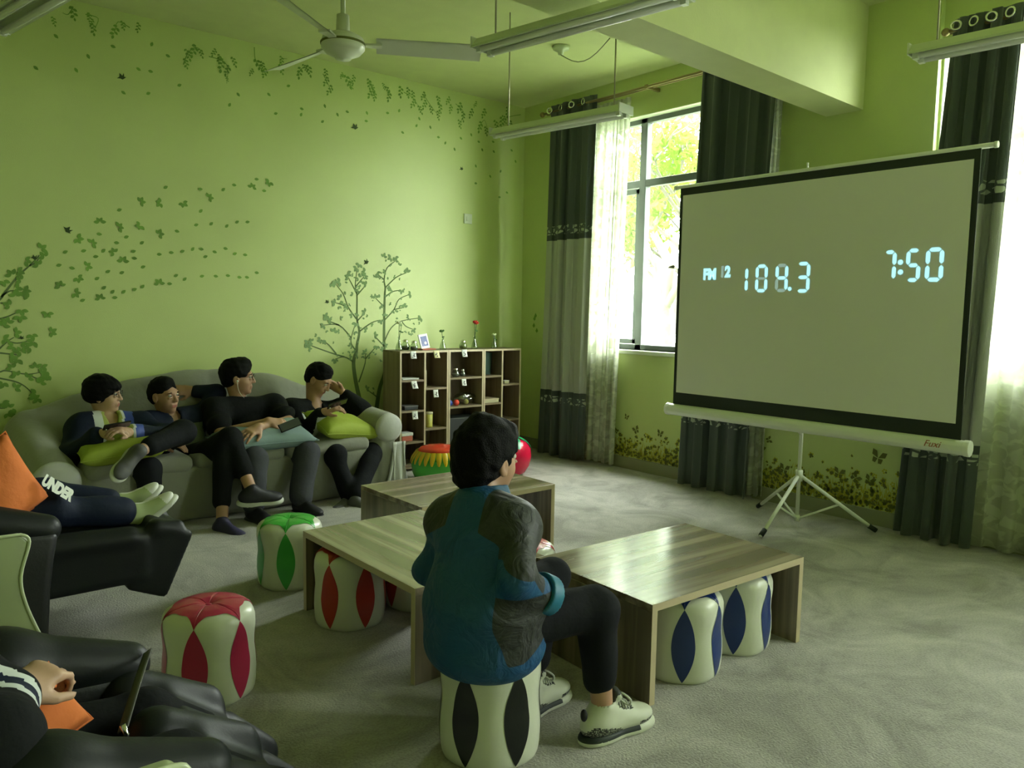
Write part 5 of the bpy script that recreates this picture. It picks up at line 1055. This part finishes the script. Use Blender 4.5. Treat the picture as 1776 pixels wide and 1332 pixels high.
def shoe(name, ank, toe_dir, parent, mats, up=(0, 0, 1), L=.275, style='low', k=1.0, toe=None):
    """ank: ankle joint; the sole lies ~.085 below it along up"""
    B = basis(toe_dir, up); a = np.array(ank, float); w = lambda p: a+k*(np.array(p, float)@B)
    lo = np.min([w((x, y, z)) for x in (-.09, .23) for y in (-.07, .07) for z in (-.12, .07)], 0)-.02; hi = np.max([w((x, y, z)) for x in (-.09, .23) for y in (-.07, .07) for z in (-.12, .07)], 0)+.02
    S = SDF(lo, hi, .0055)
    S.ell(w((-.015, 0, -.045)), (.062*k, .039*k, .050*k), B, .02); S.ell(w((.06, 0, -.055)), (.085*k, .042*k, .034*k), B, .03); S.ell(w((.135, 0, -.060)), (.062*k, .046*k, .028*k), B, .03)
    S.cap(w((-.012, 0, -.03)), w((.002, 0, -.002 if style != 'low' else .0)), .040*k, .040*k, k=.02); S.cap(w((.03, 0, -.015)), w((.09, 0, -.040)), .030*k, .026*k, k=.02)
    if style == 'high': S.cap(w((.045, -.012, .026)), w((.055, .012, .026)), .018*k, k=.012)
    S.cap(w((.002, 0, .01)), w((-.010, 0, .09)), .030*k, k=.006, sub=True) if style == 'high' else None
    S.cut(w((0, 0, -.078)), -B[2])
    def mf(P):
        q = ((P-a)@B.T)/k; z = q[:, 2]; x = q[:, 0]; o = np.zeros(len(P), int)
        if style == 'high':
            hz = -.072+.030*np.clip((.06-x)/.11, 0, 1)*np.clip((x+.09)/.04, 0, 1); o[(z < hz+.006) & (x < .05) & (z > -.073)] = 1
            tz = -.060+.14*np.clip(x-.155, 0, .1)-.0; o[(x > .118) & (z < tz)] = 1
            o[(np.abs(q[:, 1]) < .026) & (x > .02) & (x < .105) & (z > -.050)] = 2
        return o
    def mft(P): q = ((P-a)@B.T)/k; return ((q[:, 0] > .135) | ((np.abs(q[:, 1]) < .012) & (q[:, 0] > .03))).astype(int)
    o = S.build(name, [mats[0], toe] if toe else mats[0] if style != 'high' else [mats[0], 'speckle', 'charcoal'], parent, mft if toe else mf if style == 'high' else None)
    lo_ = lo; S = SDF(lo_, hi, .0055)
    S.ell(w((-.020, 0, -.088)), (.064*k, .042*k, .03*k), B, .02); S.ell(w((.05, 0, -.088)), (.10*k, .043*k, .03*k), B, .03); S.ell(w((.135, 0, -.088)), (.072*k, .051*k, .03*k), B, .03)
    S.cut(w((0, 0, -.070)), B[2]); S.cut(w((0, 0, -.098)), -B[2])
    def mf2(P):
        q = ((P-a)@B.T)/k; o = np.zeros(len(P), int)
        if style == 'high': o[(q[:, 2] > -.084) & (q[:, 0] < .115)] = 1
        return o
    s_ = S.build('sole', [mats[1], 'screen_black'] if style == 'high' else mats[1], o, mf2 if style == 'high' else None)
    nl = 5 if style == 'high' else 4
    for j in range(nl):
        x = .040+.013*j; z = -.005-.0085*j+(.024 if style == 'high' else .006); pts = [w((x-.004, -.026, z-.012)), w((x, -.012, z+.003)), w((x+.003, .0, z+.007)), w((x+.006, .012, z+.003)), w((x+.002, .026, z-.012))]
        build(MB().tube([Vector(p) for p in pts], .0036*k, 6), 'lace', mats[2], o).data.transform(Matrix.Translation(-wloc(o)))
    if style == 'high':
        for sg in (-1, 1):
            pts = [w((.050, 0, .024)), w((.060, sg*.022, .034)), w((.078, sg*.040, .016)), w((.074, sg*.032, -.002)), w((.054, sg*.004, .020))]
            build(MB().tube([Vector(p) for p in smooth3(pts)], .0034, 6), 'lace_bow', mats[2], o).data.transform(Matrix.Translation(-wloc(o)))
        build(MB().ball(w((-.070, 0, -.008)), (.011, .012, .020)), 'heel_tab', 'shoe_black', o).data.transform(Matrix.Translation(-wloc(o)))
    return o
def smooth3(pts, n=4):
    a = smooth([(p[0], p[1]) for p in pts], n); b = smooth([(p[0], p[2]) for p in pts], n); return [(x[0], x[1], y[1]) for x, y in zip(a, b)]
def bounds(pts, pad): P = np.array(pts, float); return P.min(0)-pad, P.max(0)+pad
class Person:
    def __init__(s, label, loc, cat='person'): s.t = thing('person', label, cat, loc)
def torso(S, J, g=0.0, k=.05, bulk=1.0, nr=.055):
    """J: pelvis, belly, chest, neck, sR, sL; g inflates"""
    pel, bel, che, nk, sR, sL = [np.array(J[n], float) for n in ('pel', 'bel', 'che', 'nk', 'sR', 'sL')]
    l = vn(sL-sR); u = vn(che-pel); f = np.cross(l, u); B = basis(f, u)
    S.ell(che, np.array((.105, .155, .150))*bulk+g, B, k); S.ell(bel, np.array((.105, .140, .140))*bulk+g, B, k); S.ell(pel, np.array((.115, .160, .110))*bulk+g, B, k)
    S.cap(che, pel, .10*bulk+g, .11*bulk+g, k=k); S.cap(sR, nk, .058+g, nr+g, k=k); S.cap(sL, nk, .058+g, nr+g, k=k)
    S.cap(sR, sL, .062+g, .062+g, k=k)
    return B
def make_person(label, J, hd, hairstyle, handspec, top, pants, shoes, glass=False, skin='skin', legs=True, h=.0056, chestfn=None, pk=dict()):
    base = (J['pel'][0], J['pel'][1], 0); t = thing('person', label, 'person', base)
    allp = [J[k] for k in J if k not in ('hem',)]+[hd.c+.1, hd.c-.1]
    lo, hi = bounds(allp, .17); S = SDF(lo, hi, h)
    add_head(S, hd, J['nk']); torso(S, J, -.022, bulk=.94)
    for sd in 'RL':
        if 'w'+sd in J:
            S.chain([J['s'+sd], J['e'+sd]], [.038, .034], .03); S.chain([J['e'+sd], J['w'+sd]], [.036, .0245], .02)
            if sd in handspec: hand(S, J['w'+sd], *handspec[sd])
        if legs and 'k'+sd in J:
            S.chain([J['h'+sd], J['k'+sd]], [.062, .045], .03); S.chain([J['k'+sd], J['a'+sd]], [.045, .034], .02)
            S.ell(np.array(J['a'+sd])+.02*vn(J['t'+sd])-np.array(shoes[sd][1] if sd in shoes and len(shoes[sd]) > 1 else (0, 0, 1))*.045, (.045, .024, .018), basis(J['t'+sd], (0, 0, 1)), .02)
    def mf(P):
        q = hd.loc(P); o = np.zeros(len(P), int); o[(q[:, 0] > .070) & (np.abs(q[:, 1]) < .021) & (q[:, 2] < -.053) & (q[:, 2] > -.075)] = 1; return o
    S.build('body', [skin, 'lip'], t, mf); eyes(hd, t); hair(hd, t, hairstyle)
    if glass: glasses(hd, t)
    # upper garment
    if top:
        lo, hi = bounds([J[k] for k in ('pel', 'bel', 'che', 'nk', 'sR', 'sL', 'eR', 'eL')]+[J[k] for k in ('wR', 'wL') if k in J], .21); S = SDF(lo, hi, top.get('h', .0075))
        g = top.get('g', .012); TB = torso(S, J, g, nr=top.get('nr', .036))
        for sd in 'RL':
            cut = top.get('sleeve', {}).get(sd, top.get('sl', .95)); e = np.array(J['e'+sd], float); sh_ = np.array(J['s'+sd], float); r = top.get('r', (.070, .060, .045))
            if cut > 1 and 'w'+sd in J:
                ak = top.get('ak', .04); S.chain([sh_, e], [r[0], r[1]], ak); wv = e+(np.array(J['w'+sd])-e)*(cut-1); S.chain([e, wv], [r[1], r[2]], min(.03, ak))
            else: S.chain([sh_, sh_+(e-sh_)*cut], [r[0], r[1]], .04)
        if top.get('collar'): S.cap(np.array(J['nk'])+(hd.c-np.array(J['nk']))*.02, np.array(J['nk'])+(hd.c-np.array(J['nk']))*.25, .068, .066, k=.03)
        S.folds(top.get('fold', .007), top.get('ff', 26), top.get('seed', 1), top.get('fd', (1, 1, 1)))
        if top.get('hole', True):
            S.cap(np.array(J['nk'])-.0*hd.B[2]+.01*hd.B[0], hd.w((0, 0, -.03)), .052, .060, k=.008, sub=True)
        if top.get('vee', True):
            q = np.array(J['nk'], float); S.cap(q+TB[0]*.075+.01*TB[2], q+TB[0]*.125-.085*TB[2], .042, .012, k=.012, sub=True)
        if 'extra' in top: top['extra'](S)
        S.build(top['name'], top['mats'], t, top.get('mf'), top.get('attr'))
        if top.get('cuff'):
            for sd in 'RL':
                if top.get('sleeve', {}).get(sd, 2) > 1 and 'w'+sd in J:
                    pass
    if legs and pants:
        ks = [k for k in ('pel', 'hR', 'hL', 'kR', 'kL', 'aR', 'aL') if k in J]; lo, hi = bounds([J[k] for k in ks], .15); S = SDF(lo, hi, .0075)
        pel = np.array(J['pel'], float); S.ell(pel+(0, 0, .0), (.135, .165, .115), basis(np.cross(vn(np.array(J['sL'])-np.array(J['sR'])), (0, 0, 1)), (0, 0, 1)), .05)
        r = pants.get('r', (.090, .070, .056))
        for sd in 'RL':
            if 'k'+sd in J:
                kk = np.array(J['k'+sd], float); aa = np.array(J['a'+sd], float); f_ = pants.get('len', {}).get(sd, .92)
                S.chain([J['h'+sd], kk], [r[0], r[1]], .045); S.chain([kk, kk+(aa-kk)*f_], [r[1]*.97, r[2]], .03)
        S.folds(pants.get('fold', .006), 24, pants.get('seed', 2))
        S.build('trousers', pants['mat'], t)
        for sd in 'RL':
            if sd in shoes: shoe('shoe', J['a'+sd], J['t'+sd], t, shoes[sd][0], shoes[sd][1] if len(shoes[sd]) > 1 else (0, 0, 1), style=shoes[sd][2] if len(shoes[sd]) > 2 else 'low', k=shoes[sd][3] if len(shoes[sd]) > 3 else 1.0)
    return t
def phone(label, c, d, n, parent=None):
    B = basis(d, n); t = thing('phone', label, 'phone', tuple(c)); m = MB(); P = lambda x, y, z: tuple(np.array((x, y, z), float)@B)
    m.v = [P(x, y, z) for z in (-.004, .004) for x, y in ((-.073, -.036), (.073, -.036), (.073, .036), (-.073, .036))]
    for q in ((3, 2, 1, 0), (4, 5, 6, 7), (0, 1, 5, 4), (1, 2, 6, 5), (2, 3, 7, 6), (3, 0, 4, 7)): m.face(q)
    build(m, 'case', 'phone_black', t, bevel=.003); m = MB(); m.v = [P(x, y, .0046) for x, y in ((-.067, -.033), (.067, -.033), (.067, .033), (-.067, .033))]; m.face((0, 1, 2, 3)); build(m, 'screen', 'phone_glass', t, fix=False)
    m = MB(); m.ball(P(-.055, .022, -.0045), (.006, .006, .006)); build(m, 'camera_lens', 'chrome', t); return t

# -- boy in the teal jacket on the black-petal stool
hd = Head((-3.546,-3.970,0.880), (.97, .12, -.06), (-.04, -.03, 1), 1.04)
J = dict(pel=(-3.625, -4.085, .44), bel=(-3.640, -4.07, .53), che=(-3.628, -4.045, .635), nk=(-3.576,-4.000,0.723),
         sR=(-3.567,-4.130,0.697), sL=(-3.642,-3.900,0.671), eR=(-3.666,-4.270,0.600), wR=(-3.530,-4.240,0.508), eL=(-3.653,-3.840,0.511), wL=(-3.42, -3.88, .47),
         hR=(-3.59, -4.17, .43), hL=(-3.58, -3.99, .43), kR=(-3.325, -4.245, .420), kL=(-3.24, -3.94, .42), aR=(-3.308, -4.27, .105), aL=(-3.40, -4.02, .105),
         tR=(1, -.10, 0), tL=(1, .15, 0))
def seg_d(P, a, b):
    a = np.array(a, float); ab = np.array(b, float)-a; t = np.clip(((P-a)@ab)/(ab@ab), 0, 1); return np.linalg.norm(P-a-np.outer(t, ab), axis=1)
def dark_panel(P):
    sR = np.array(J['sR']); sL = np.array(J['sL']); eR = np.array(J['eR']); eL = np.array(J['eL']); che = np.array(J['che']); l = vn(sL-sR); lat = (P-che)@l; z = P[:, 2]; f = np.cross(l, (0, 0, 1)); fo = (P-che)@f
    tz = J['nk'][2]
    yoke = np.minimum(np.abs(lat)-(.062+1.9*np.maximum(0, .705-z)), z-.58)
    arm = np.minimum.reduce([.088-seg_d(P, sR, eR), (P-eR)@np.array((.72, 0, .69))-.012, -.13-lat])
    side = np.minimum.reduce([-.140-lat-.20*np.maximum(0, .46-z), .545-z, z-.350-.5*np.maximum(0, fo+.10), .045-fo])
    return np.maximum.reduce([yoke, arm, side])
def light_panel(P): return .050-np.linalg.norm(P-np.array(J['wR']), axis=1)
def hemfn(S):
    S.ell((-3.640, -4.085, .455), (.185, .200, .15), None, .06); S.ell((-3.645, -4.090, .345), (.178, .192, .105), None, .05)
    S.ell((-3.66, -4.09, .205), (.32, .32, .078), None, .01, True); S.ell((-3.615, -4.085, .17), (.162, .162, .168), None, .01, True)
    S.cap(J['hR'], J['kR'], .084, .066, k=.01, sub=True); S.cap(J['hL'], J['kL'], .084, .066, k=.01, sub=True)
top = dict(name='jacket', mats=['teal_jacket'], attr=dict(panel_dark=dark_panel, panel_light=light_panel), g=.012, nr=.038, r=(.066, .064, .054), sleeve=dict(R=1.90, L=1.8), collar=False, vee=False, fold=.013, ff=24, seed=4, fd=(.5, .5, 1.4), extra=hemfn, h=.0062, ak=.022)
P5 = make_person('boy in a teal and charcoal jacket on a barrel stool, back to us', J, hd, 'long', dict(R=((.30, 1, -.05), (.1, 0, 1), 1, .5), L=((1, -.2, -.1), (0, 0, 1), -1, .5)), top,
    dict(mat='pants_black', r=(.088, .068, .060), len=dict(R=.70, L=.72), fold=.006), dict(R=(('shoe_white', 'shoe_white', 'rubber_white'), (0, 0, 1), 'high', 1.06), L=(('shoe_white', 'shoe_white', 'rubber_white'), (0, 0, 1), 'high', 1.06)))
nk = np.array(J['nk']); ud = vn(hd.w((-.02, 0, -.06))-nk); S = SDF(nk-.16, nk+.17, .005)
S.cap(nk-.020*ud, nk+.070*ud, .098, .080, k=.02); S.cap(nk-.10*ud, nk+.16*ud, .070, .071, k=.006, sub=True); S.cut(nk+.072*ud, ud); S.cut(nk-.035*ud, -ud); S.build('collar', 'teal', P5)
wR = np.array(J['wR']); eR = np.array(J['eR']); cv = vn(wR-eR+np.array((.06, -.02, 0))); e = eR+(wR-eR)*.86
S = SDF(e-.13, e+.15, .005); S.cap(e-.01*cv, e+.030*cv, .062, .060, k=.02); S.cap(e+.005*cv, e+.09*cv, .050, .052, k=.006, sub=True); S.cut(e+.030*cv, cv); S.cut(e-.02*cv, -cv); S.build('cuff', 'teal_light', P5)
pz = [Vector((-3.469,-4.170,0.453)), Vector((-3.486,-4.200,0.402)), Vector((-3.498,-4.200,0.332)), Vector((-3.521,-4.190,0.271))]
build(MB().tube([tuple(p) for p in smooth3(pz)], .004, 6), 'jacket_zip', 'teal_light', P5, world=True)

# -- boy 1 on the sofa: bowl haircut, glasses, navy jacket, ankle crossed on the other knee
SK = ('shoe_gray', 'rubber_white', 'shoe_gray')
hd = Head((-3.885,-0.460,0.777), (.86, -.52, -.03), (-.10, 0, 1), 1.0)
J = dict(pel=(-3.874,-0.580,0.364), bel=(-3.887,-0.570,0.419), che=(-3.880,-0.520,0.489), nk=(-3.859,-0.470,0.599), sR=(-4.030,-0.500,0.580), sL=(-3.715,-0.520,0.571),
         eR=(-4.125,-0.680,0.437), wR=(-3.993,-0.900,0.593), eL=(-3.595,-0.700,0.509), wL=(-3.863,-0.930,0.593), hR=(-3.926,-0.620,0.347), hL=(-3.779,-0.600,0.356), kR=(-3.767,-0.980,0.374), aR=(-3.783,-1.060,0.067), kL=(-3.547,-0.930,0.572), aL=(-3.850,-1.130,0.511), tR=(.3, -1, 0), tL=(-.55, -.55, -.45))
def mf(P):
    n = np.array(J['nk']); l = vn(np.array(J['sL'])-np.array(J['sR'])); lat = (P-n)@l; o = np.zeros(len(P), int); z = P[:, 2]; fr = P[:, 1] < n[1]-.02
    o[fr & (np.abs(lat) < .105) & (z > J['bel'][2]-.05)] = 1; o[fr & (np.abs(lat) < .055) & (z > J['bel'][2]-.06)] = 2
    o[fr & (lat > .070) & (lat < .120) & (z > n[2]-.05)] = 3; return o
p1 = make_person('boy with bowl haircut and glasses at the left end of the sofa, holding a phone', J, hd, 'bowl', dict(R=((.55, -.55, .3), (-.3, -.3, .9), -1, .75), L=((-.7, -.4, .3), (.2, -.3, .9), 1, .8)),
    dict(name='jacket', mats=['navy', 'white_cloth', 'shirt_olive', 'blue_trim'], mf=mf, g=.020, r=(.082, .078, .056), sleeve=dict(R=1.85, L=1.85), fold=.010, ff=22, seed=7), dict(mat='pants_black', len=dict(R=.95, L=.80)), dict(R=(SK,), L=(SK, (.5, -.6, .6))), True, 'skin_light')
phone('black phone held by the boy with the bowl haircut', (-3.933,-0.980,0.646), (1, 0, .1), (0, .5, .85))

# -- boy 2: dark jacket over a grey-green vest, arm up behind his head, legs crossed
hd = Head((-3.520,-0.460,0.749), (.50, -.86, -.04), (-.06, 0, 1), .98)
J = dict(pel=(-3.439,-0.560,0.311), bel=(-3.443,-0.540,0.379), che=(-3.451,-0.490,0.459), nk=(-3.478,-0.440,0.572), sR=(-3.613,-0.480,0.569), sL=(-3.273,-0.440,0.588),
         eR=(-3.736,-0.620,0.503), wR=(-3.640,-0.820,0.493), eL=(-3.140,-0.360,0.733), wL=(-3.290,-0.300,0.757), hR=(-3.499,-0.600,0.325), hL=(-3.369,-0.600,0.329), kR=(-3.333,-1.020,0.454), aR=(-3.429,-1.240,0.048), kL=(-3.281,-1.000,0.505), aL=(-3.253,-1.260,0.223), tR=(.35, -1, 0), tL=(1, -.15, -.02))
def mf(P):
    n = np.array(J['nk']); l = vn(np.array(J['sL'])-np.array(J['sR'])); lat = (P-n)@l; o = np.zeros(len(P), int); z = P[:, 2]; fr = P[:, 1] < n[1]+.02
    o[fr & (lat > -.05) & (lat < .17) & (z < n[2]-.012)] = 1; return o
SP = ('shoe_purple', 'rubber_white', 'shoe_red')
p2 = make_person('boy in dark jacket and grey-green shirt, legs crossed, hand behind his head', J, hd, 'short', dict(R=((.8, -.5, -.1), (0, -.2, 1), -1, .5), L=((-1, .1, .05), (0, -.8, .4), 1, .3)),
    dict(name='jacket', mats=['navy', 'vest_gray'], mf=mf, g=.012, r=(.068, .062, .050), sleeve=dict(R=1.75, L=1.8), fold=.009, seed=8), dict(mat='black_cloth', len=dict(R=.72, L=.62), r=(.090, .070, .060)), dict(R=(SP, ), L=(('shoe_black', 'rubber_white', 'shoe_purple'), (.05, -.35, 1))), False, 'skin')

# -- boy 3: black T-shirt, glasses, earphones, forearms on a blue-grey cushion
hd = Head((-3.023,-0.460,0.847), (.90, -.42, -.02), (-.05, 0, 1), 1.05)
J = dict(pel=(-2.910,-0.560,0.272), bel=(-2.929,-0.540,0.367), che=(-2.963,-0.490,0.467), nk=(-2.995,-0.450,0.610), sR=(-3.199,-0.500,0.630), sL=(-2.786,-0.500,0.626),
         eR=(-3.247,-0.720,0.502), wR=(-2.988,-0.900,0.585), eL=(-2.770,-0.720,0.550), wL=(-3.079,-0.960,0.561), hR=(-2.976,-0.600,0.265), hL=(-2.807,-0.600,0.267), kR=(-3.141,-1.020,0.352), aR=(-3.193,-1.140,0.084), kL=(-2.765,-1.000,0.365), aL=(-2.865,-1.120,0.076), tR=(.2, -1, 0), tL=(.3, -1, 0))
p3 = make_person('heavier boy in a black T-shirt with glasses and earphones, forearms crossed on a cushion', J, hd, 'side', dict(R=((1, -.1, -.15), (0, -.5, .9), -1, .45, .12, 1.05), L=((-.8, -.35, -.25), (0, -.5, .9), 1, .35, .22, 1.05)),
    dict(name='t_shirt', mats=['black_cloth'], g=.022, r=(.085, .076, .056), sl=.70, vee=False, fold=.008, seed=9), dict(mat='pants_gray', r=(.105, .088, .070), len=dict(R=.93, L=.93)), dict(R=(('shoe_black', 'shoe_black', 'shoe_black'),), L=(('shoe_black', 'shoe_black', 'shoe_black'),)), True, 'skin')
m = MB(); m.smooth = True
for sg in (-1, 1): m.tube(smooth3([hd.w((.0, sg*.086, -.018)), hd.w((.015, sg*.080, -.09)), hd.w((.075, sg*.050, -.17)), hd.w((.11, sg*.01, -.26))]), .0016, 6)
for sg in (-1, 1): m.ball(hd.w((.002, sg*.087, -.014)), .007)
build(m, 'earphones', 'white_paint', p3, world=True)
phone('white phone in the crossed hands of the boy in the black T-shirt', (-2.882,-1.000,0.565), (.8, -.2, .3), (0, -.6, .8))

# -- boy 4: black and white jacket, head bowed and propped on a hand, looking at a phone
hd = Head((-2.428,-0.500,0.811), (.52, -.66, -.54), (.12, -.15, 1), 1.0)
J = dict(pel=(-2.345,-0.600,0.238), bel=(-2.381,-0.580,0.326), che=(-2.422,-0.530,0.438), nk=(-2.462,-0.480,0.593), sR=(-2.636,-0.500,0.573), sL=(-2.233,-0.500,0.561),
         eR=(-2.622,-0.660,0.438), wR=(-2.566,-0.860,0.612), eL=(-2.150,-0.620,0.551), wL=(-2.268,-0.550,0.720), hR=(-2.388,-0.620,0.202), hL=(-2.220,-0.620,0.205), kR=(-2.540,-0.980,0.309), aR=(-2.497,-1.100,0.039), kL=(-2.217,-0.920,0.295), aL=(-2.496,-1.180,0.038), tR=(-.9, -.45, 0), tL=(.25, -1, 0))
def mf(P):
    n = np.array(J['nk']); l = vn(np.array(J['sL'])-np.array(J['sR'])); lat = (P-n)@l; o = np.zeros(len(P), int); z = P[:, 2]; fr = P[:, 1] < n[1]+.01
    o[fr & (np.abs(lat) < .155) & (np.abs(lat-.01) > .022) & (z < n[2]-.012) & (z > J['bel'][2])] = 1; return o
SW = ('shoe_gray', 'rubber_white', 'rubber_white')
p4 = make_person('boy in a black and white jacket at the right sofa end, head on hand', J, hd, 'short', dict(R=((.7, -.45, .3), (-.3, -.2, .9), -1, .7), L=((-.75, .1, .5), (.3, .6, .5), 1, .5)),
    dict(name='jacket', mats=['black_cloth', 'white_cloth'], mf=mf, g=.020, r=(.080, .078, .052), sleeve=dict(R=1.85, L=1.75), fold=.010, ff=22, seed=12), dict(mat='pants_black', r=(.090, .075, .060), len=dict(R=.95, L=.92)), dict(R=(SW,), L=(SW,)), False, 'skin')
phone('dark phone held up by the boy at the right end of the sofa', (-2.509,-0.950,0.679), (.95, -.1, .25), (-.1, .6, .8))

# -- person lying in the far massage chair: dark trousers with white print, pale shoes on the leg rest
pl = thing('person', 'person lying back in the far massage chair, legs in black trousers with white lettering', 'person', (-4.95, -2.30, 0))
HP = np.array
hR, hL = HP((-4.92, -2.42, .56)), HP((-4.92, -2.19, .58)); kR, kL = HP((-4.50, -2.40, .535)), HP((-4.49, -2.17, .545)); aR, aL = HP((-4.22, -2.38, .475)), HP((-4.23, -2.20, .485))
S = SDF((-5.75, -2.85, .30), (-4.0, -1.9, 1.05), .009)
S.chain([hR, kR, aR], [.06, .045, .036], .03); S.chain([hL, kL, aL], [.06, .045, .036], .03); S.ell((-5.0, -2.30, .58), (.15, .15, .10), None, .05); S.cap((-5.0, -2.3, .62), (-5.40, -2.30, .84), .11, .13, k=.05); S.cap((-5.40, -2.3, .86), (-5.52, -2.3, .90), .05, k=.04)
S.ell((-5.62, -2.3, .93), (.10, .075, .085), None, .02); S.chain([(-5.36, -2.50, .86), (-5.15, -2.58, .68), (-4.98, -2.50, .66)], [.045, .038, .028], .03); S.chain([(-5.36, -2.10, .86), (-5.15, -2.04, .70), (-4.98, -2.16, .68)], [.045, .038, .028], .03)
hand(S, (-4.98, -2.50, .66), (.8, .5, 0), (0, 0, 1), 1, .5); hand(S, (-4.98, -2.16, .68), (.8, -.5, 0), (0, 0, 1), -1, .5); S.build('body', 'skin', pl)
S = SDF((-5.25, -2.62, .38), (-4.0, -1.98, .82), .009); S.ell((-5.0, -2.30, .60), (.17, .19, .12), None, .05); S.chain([hR, kR, aR+(-.03, 0, .005)], [.095, .066, .050], .035); S.chain([hL, kL, aL+(-.03, 0, .005)], [.095, .066, .050], .035); S.folds(.008, 22, 3); S.build('trousers', 'navy', pl)
S = SDF((-5.6, -2.75, .45), (-4.9, -1.85, 1.1), .011); S.cap((-5.05, -2.3, .66), (-5.42, -2.3, .85), .15, .16, k=.05); S.chain([(-5.36, -2.50, .86), (-5.15, -2.58, .69), (-5.02, -2.52, .67)], [.07, .06, .045], .03); S.chain([(-5.36, -2.10, .86), (-5.15, -2.04, .71), (-5.02, -2.14, .69)], [.07, .06, .045], .03); S.folds(.008, 20, 5); S.build('jacket', 'navy', pl)
S = SDF((-5.8, -2.45, .82), (-5.5, -2.15, 1.06), .008); S.ell((-5.65, -2.3, .95), (.105, .088, .09), None, .02); S.build('hair', 'hair', pl)
for a_, y_ in ((aR, 0), (aL, 0)):
    shoe('shoe', a_+(.015, 0, .0), (.80, 0, .60), pl, ('shoe_green', 'rubber_white', 'rubber_white'), (-.60, 0, .80), k=.85, toe='rubber_white')
v, f = text_mesh('UNDER', .085, bold=.006)
m = MB(); th = HP(kR)-HP(hR); 
t0 = Vector((-4.554,-2.500,0.666)); t1 = Vector((-4.460,-2.500,0.585)); dx = (t1-t0).normalized(); L_ = (t1-t0).length
up_ = Vector((.15, .55, .85)); up_ = (up_-dx*up_.dot(dx)).normalized(); w_ = max(p[0] for p in v)-min(p[0] for p in v); nr = dx.cross(up_).normalized()
m.v = [tuple(t0+dx*((p[0]/w_+.5)*L_*1.05)+up_*(p[1]*.75)-nr*(0)-Vector((0, .0, 0))) for p in v]; m.f = f; m.mi = [0]*len(f); m.sm = [False]*len(f)
UND = build(m, 'white_lettering', 'white_paint', pl, world=True)

# -- person in the near massage chair: hand, striped sleeve
pn = thing('person', 'person in the near massage chair, only a hand and a striped track-jacket sleeve in view', 'person', (-4.95, -4.16, 0))
w0 = HP((-4.865,-4.200,0.611)); e0 = HP((-4.923,-4.400,0.617)); s0 = HP((-5.32, -4.37, .80))
S = SDF((-5.75, -4.6, .38), (-4.35, -3.85, 1.12), .008)
S.chain([s0, e0], [.045, .040], .03); S.chain([e0, w0], [.040, .027], .02); hand(S, w0, (.62, .45, .10), (-.1, -.45, .9), -1, 1.1, .05, 1.0)
S.cap((-4.98, -4.16, .58), (-5.38, -4.16, .82), .11, .13, k=.05); S.cap((-5.40, -4.16, .86), (-5.50, -4.16, .92), .05, k=.04); S.ell((-5.62, -4.16, .98), (.10, .075, .085), None, .02)
S.chain([(-4.95, -4.26, .43), (-4.62, -4.28, .39)], [.05, .035], .03); S.chain([(-4.95, -4.06, .43), (-4.62, -4.04, .39)], [.05, .035], .03); S.build('body', 'skin_light', pn)
S = SDF((-5.6, -4.65, .45), (-4.6, -3.85, 1.12), .008); d_ = w0-e0
S.chain([s0, e0, e0+d_*.82], [.085, .078, .055], .03); S.cap((-5.02, -4.16, .62), (-5.40, -4.16, .84), .15, .165, k=.05); S.chain([(-5.36, -3.98, .86), (-5.2, -3.93, .68)], [.07, .06], .03); S.folds(.006, 24, 6)
def smf(P):
    q = (P-e0)@vn(d_); L = np.linalg.norm(d_); o = np.zeros(len(P), int); near = (np.linalg.norm(P-e0, axis=1) < .30)
    for a, b in ((.50, .62), (.74, .84)): o[near & (q > L*a) & (q < L*b)] = 1
    for a, b in ((.62, .74),): o[near & (q > L*a) & (q < L*b)] = 2
    return o
S.build('jacket', ['black_cloth', 'white_cloth', 'navy'], pn, smf)
S = SDF((-5.1, -4.4, .36), (-4.4, -3.92, .62), .009); S.chain([(-4.98, -4.26, .44), (-4.60, -4.28, .40)], [.08, .065], .03); S.chain([(-4.98, -4.06, .44), (-4.60, -4.04, .40)], [.08, .065], .03); S.chain([(-4.60, -4.28, .40), (-4.36, -4.28, .24)], [.065, .050], .03); S.chain([(-4.60, -4.04, .40), (-4.36, -4.04, .24)], [.065, .050], .03)
S.folds(.006, 24, 2); S.build('trousers', 'black_cloth', pn)
S = SDF((-5.8, -4.32, .86), (-5.46, -4.0, 1.14), .008); S.ell((-5.65, -4.16, 1.0), (.105, .088, .09), None, .02); S.build('hair', 'hair', pn)
bpy.context.view_layer.update()
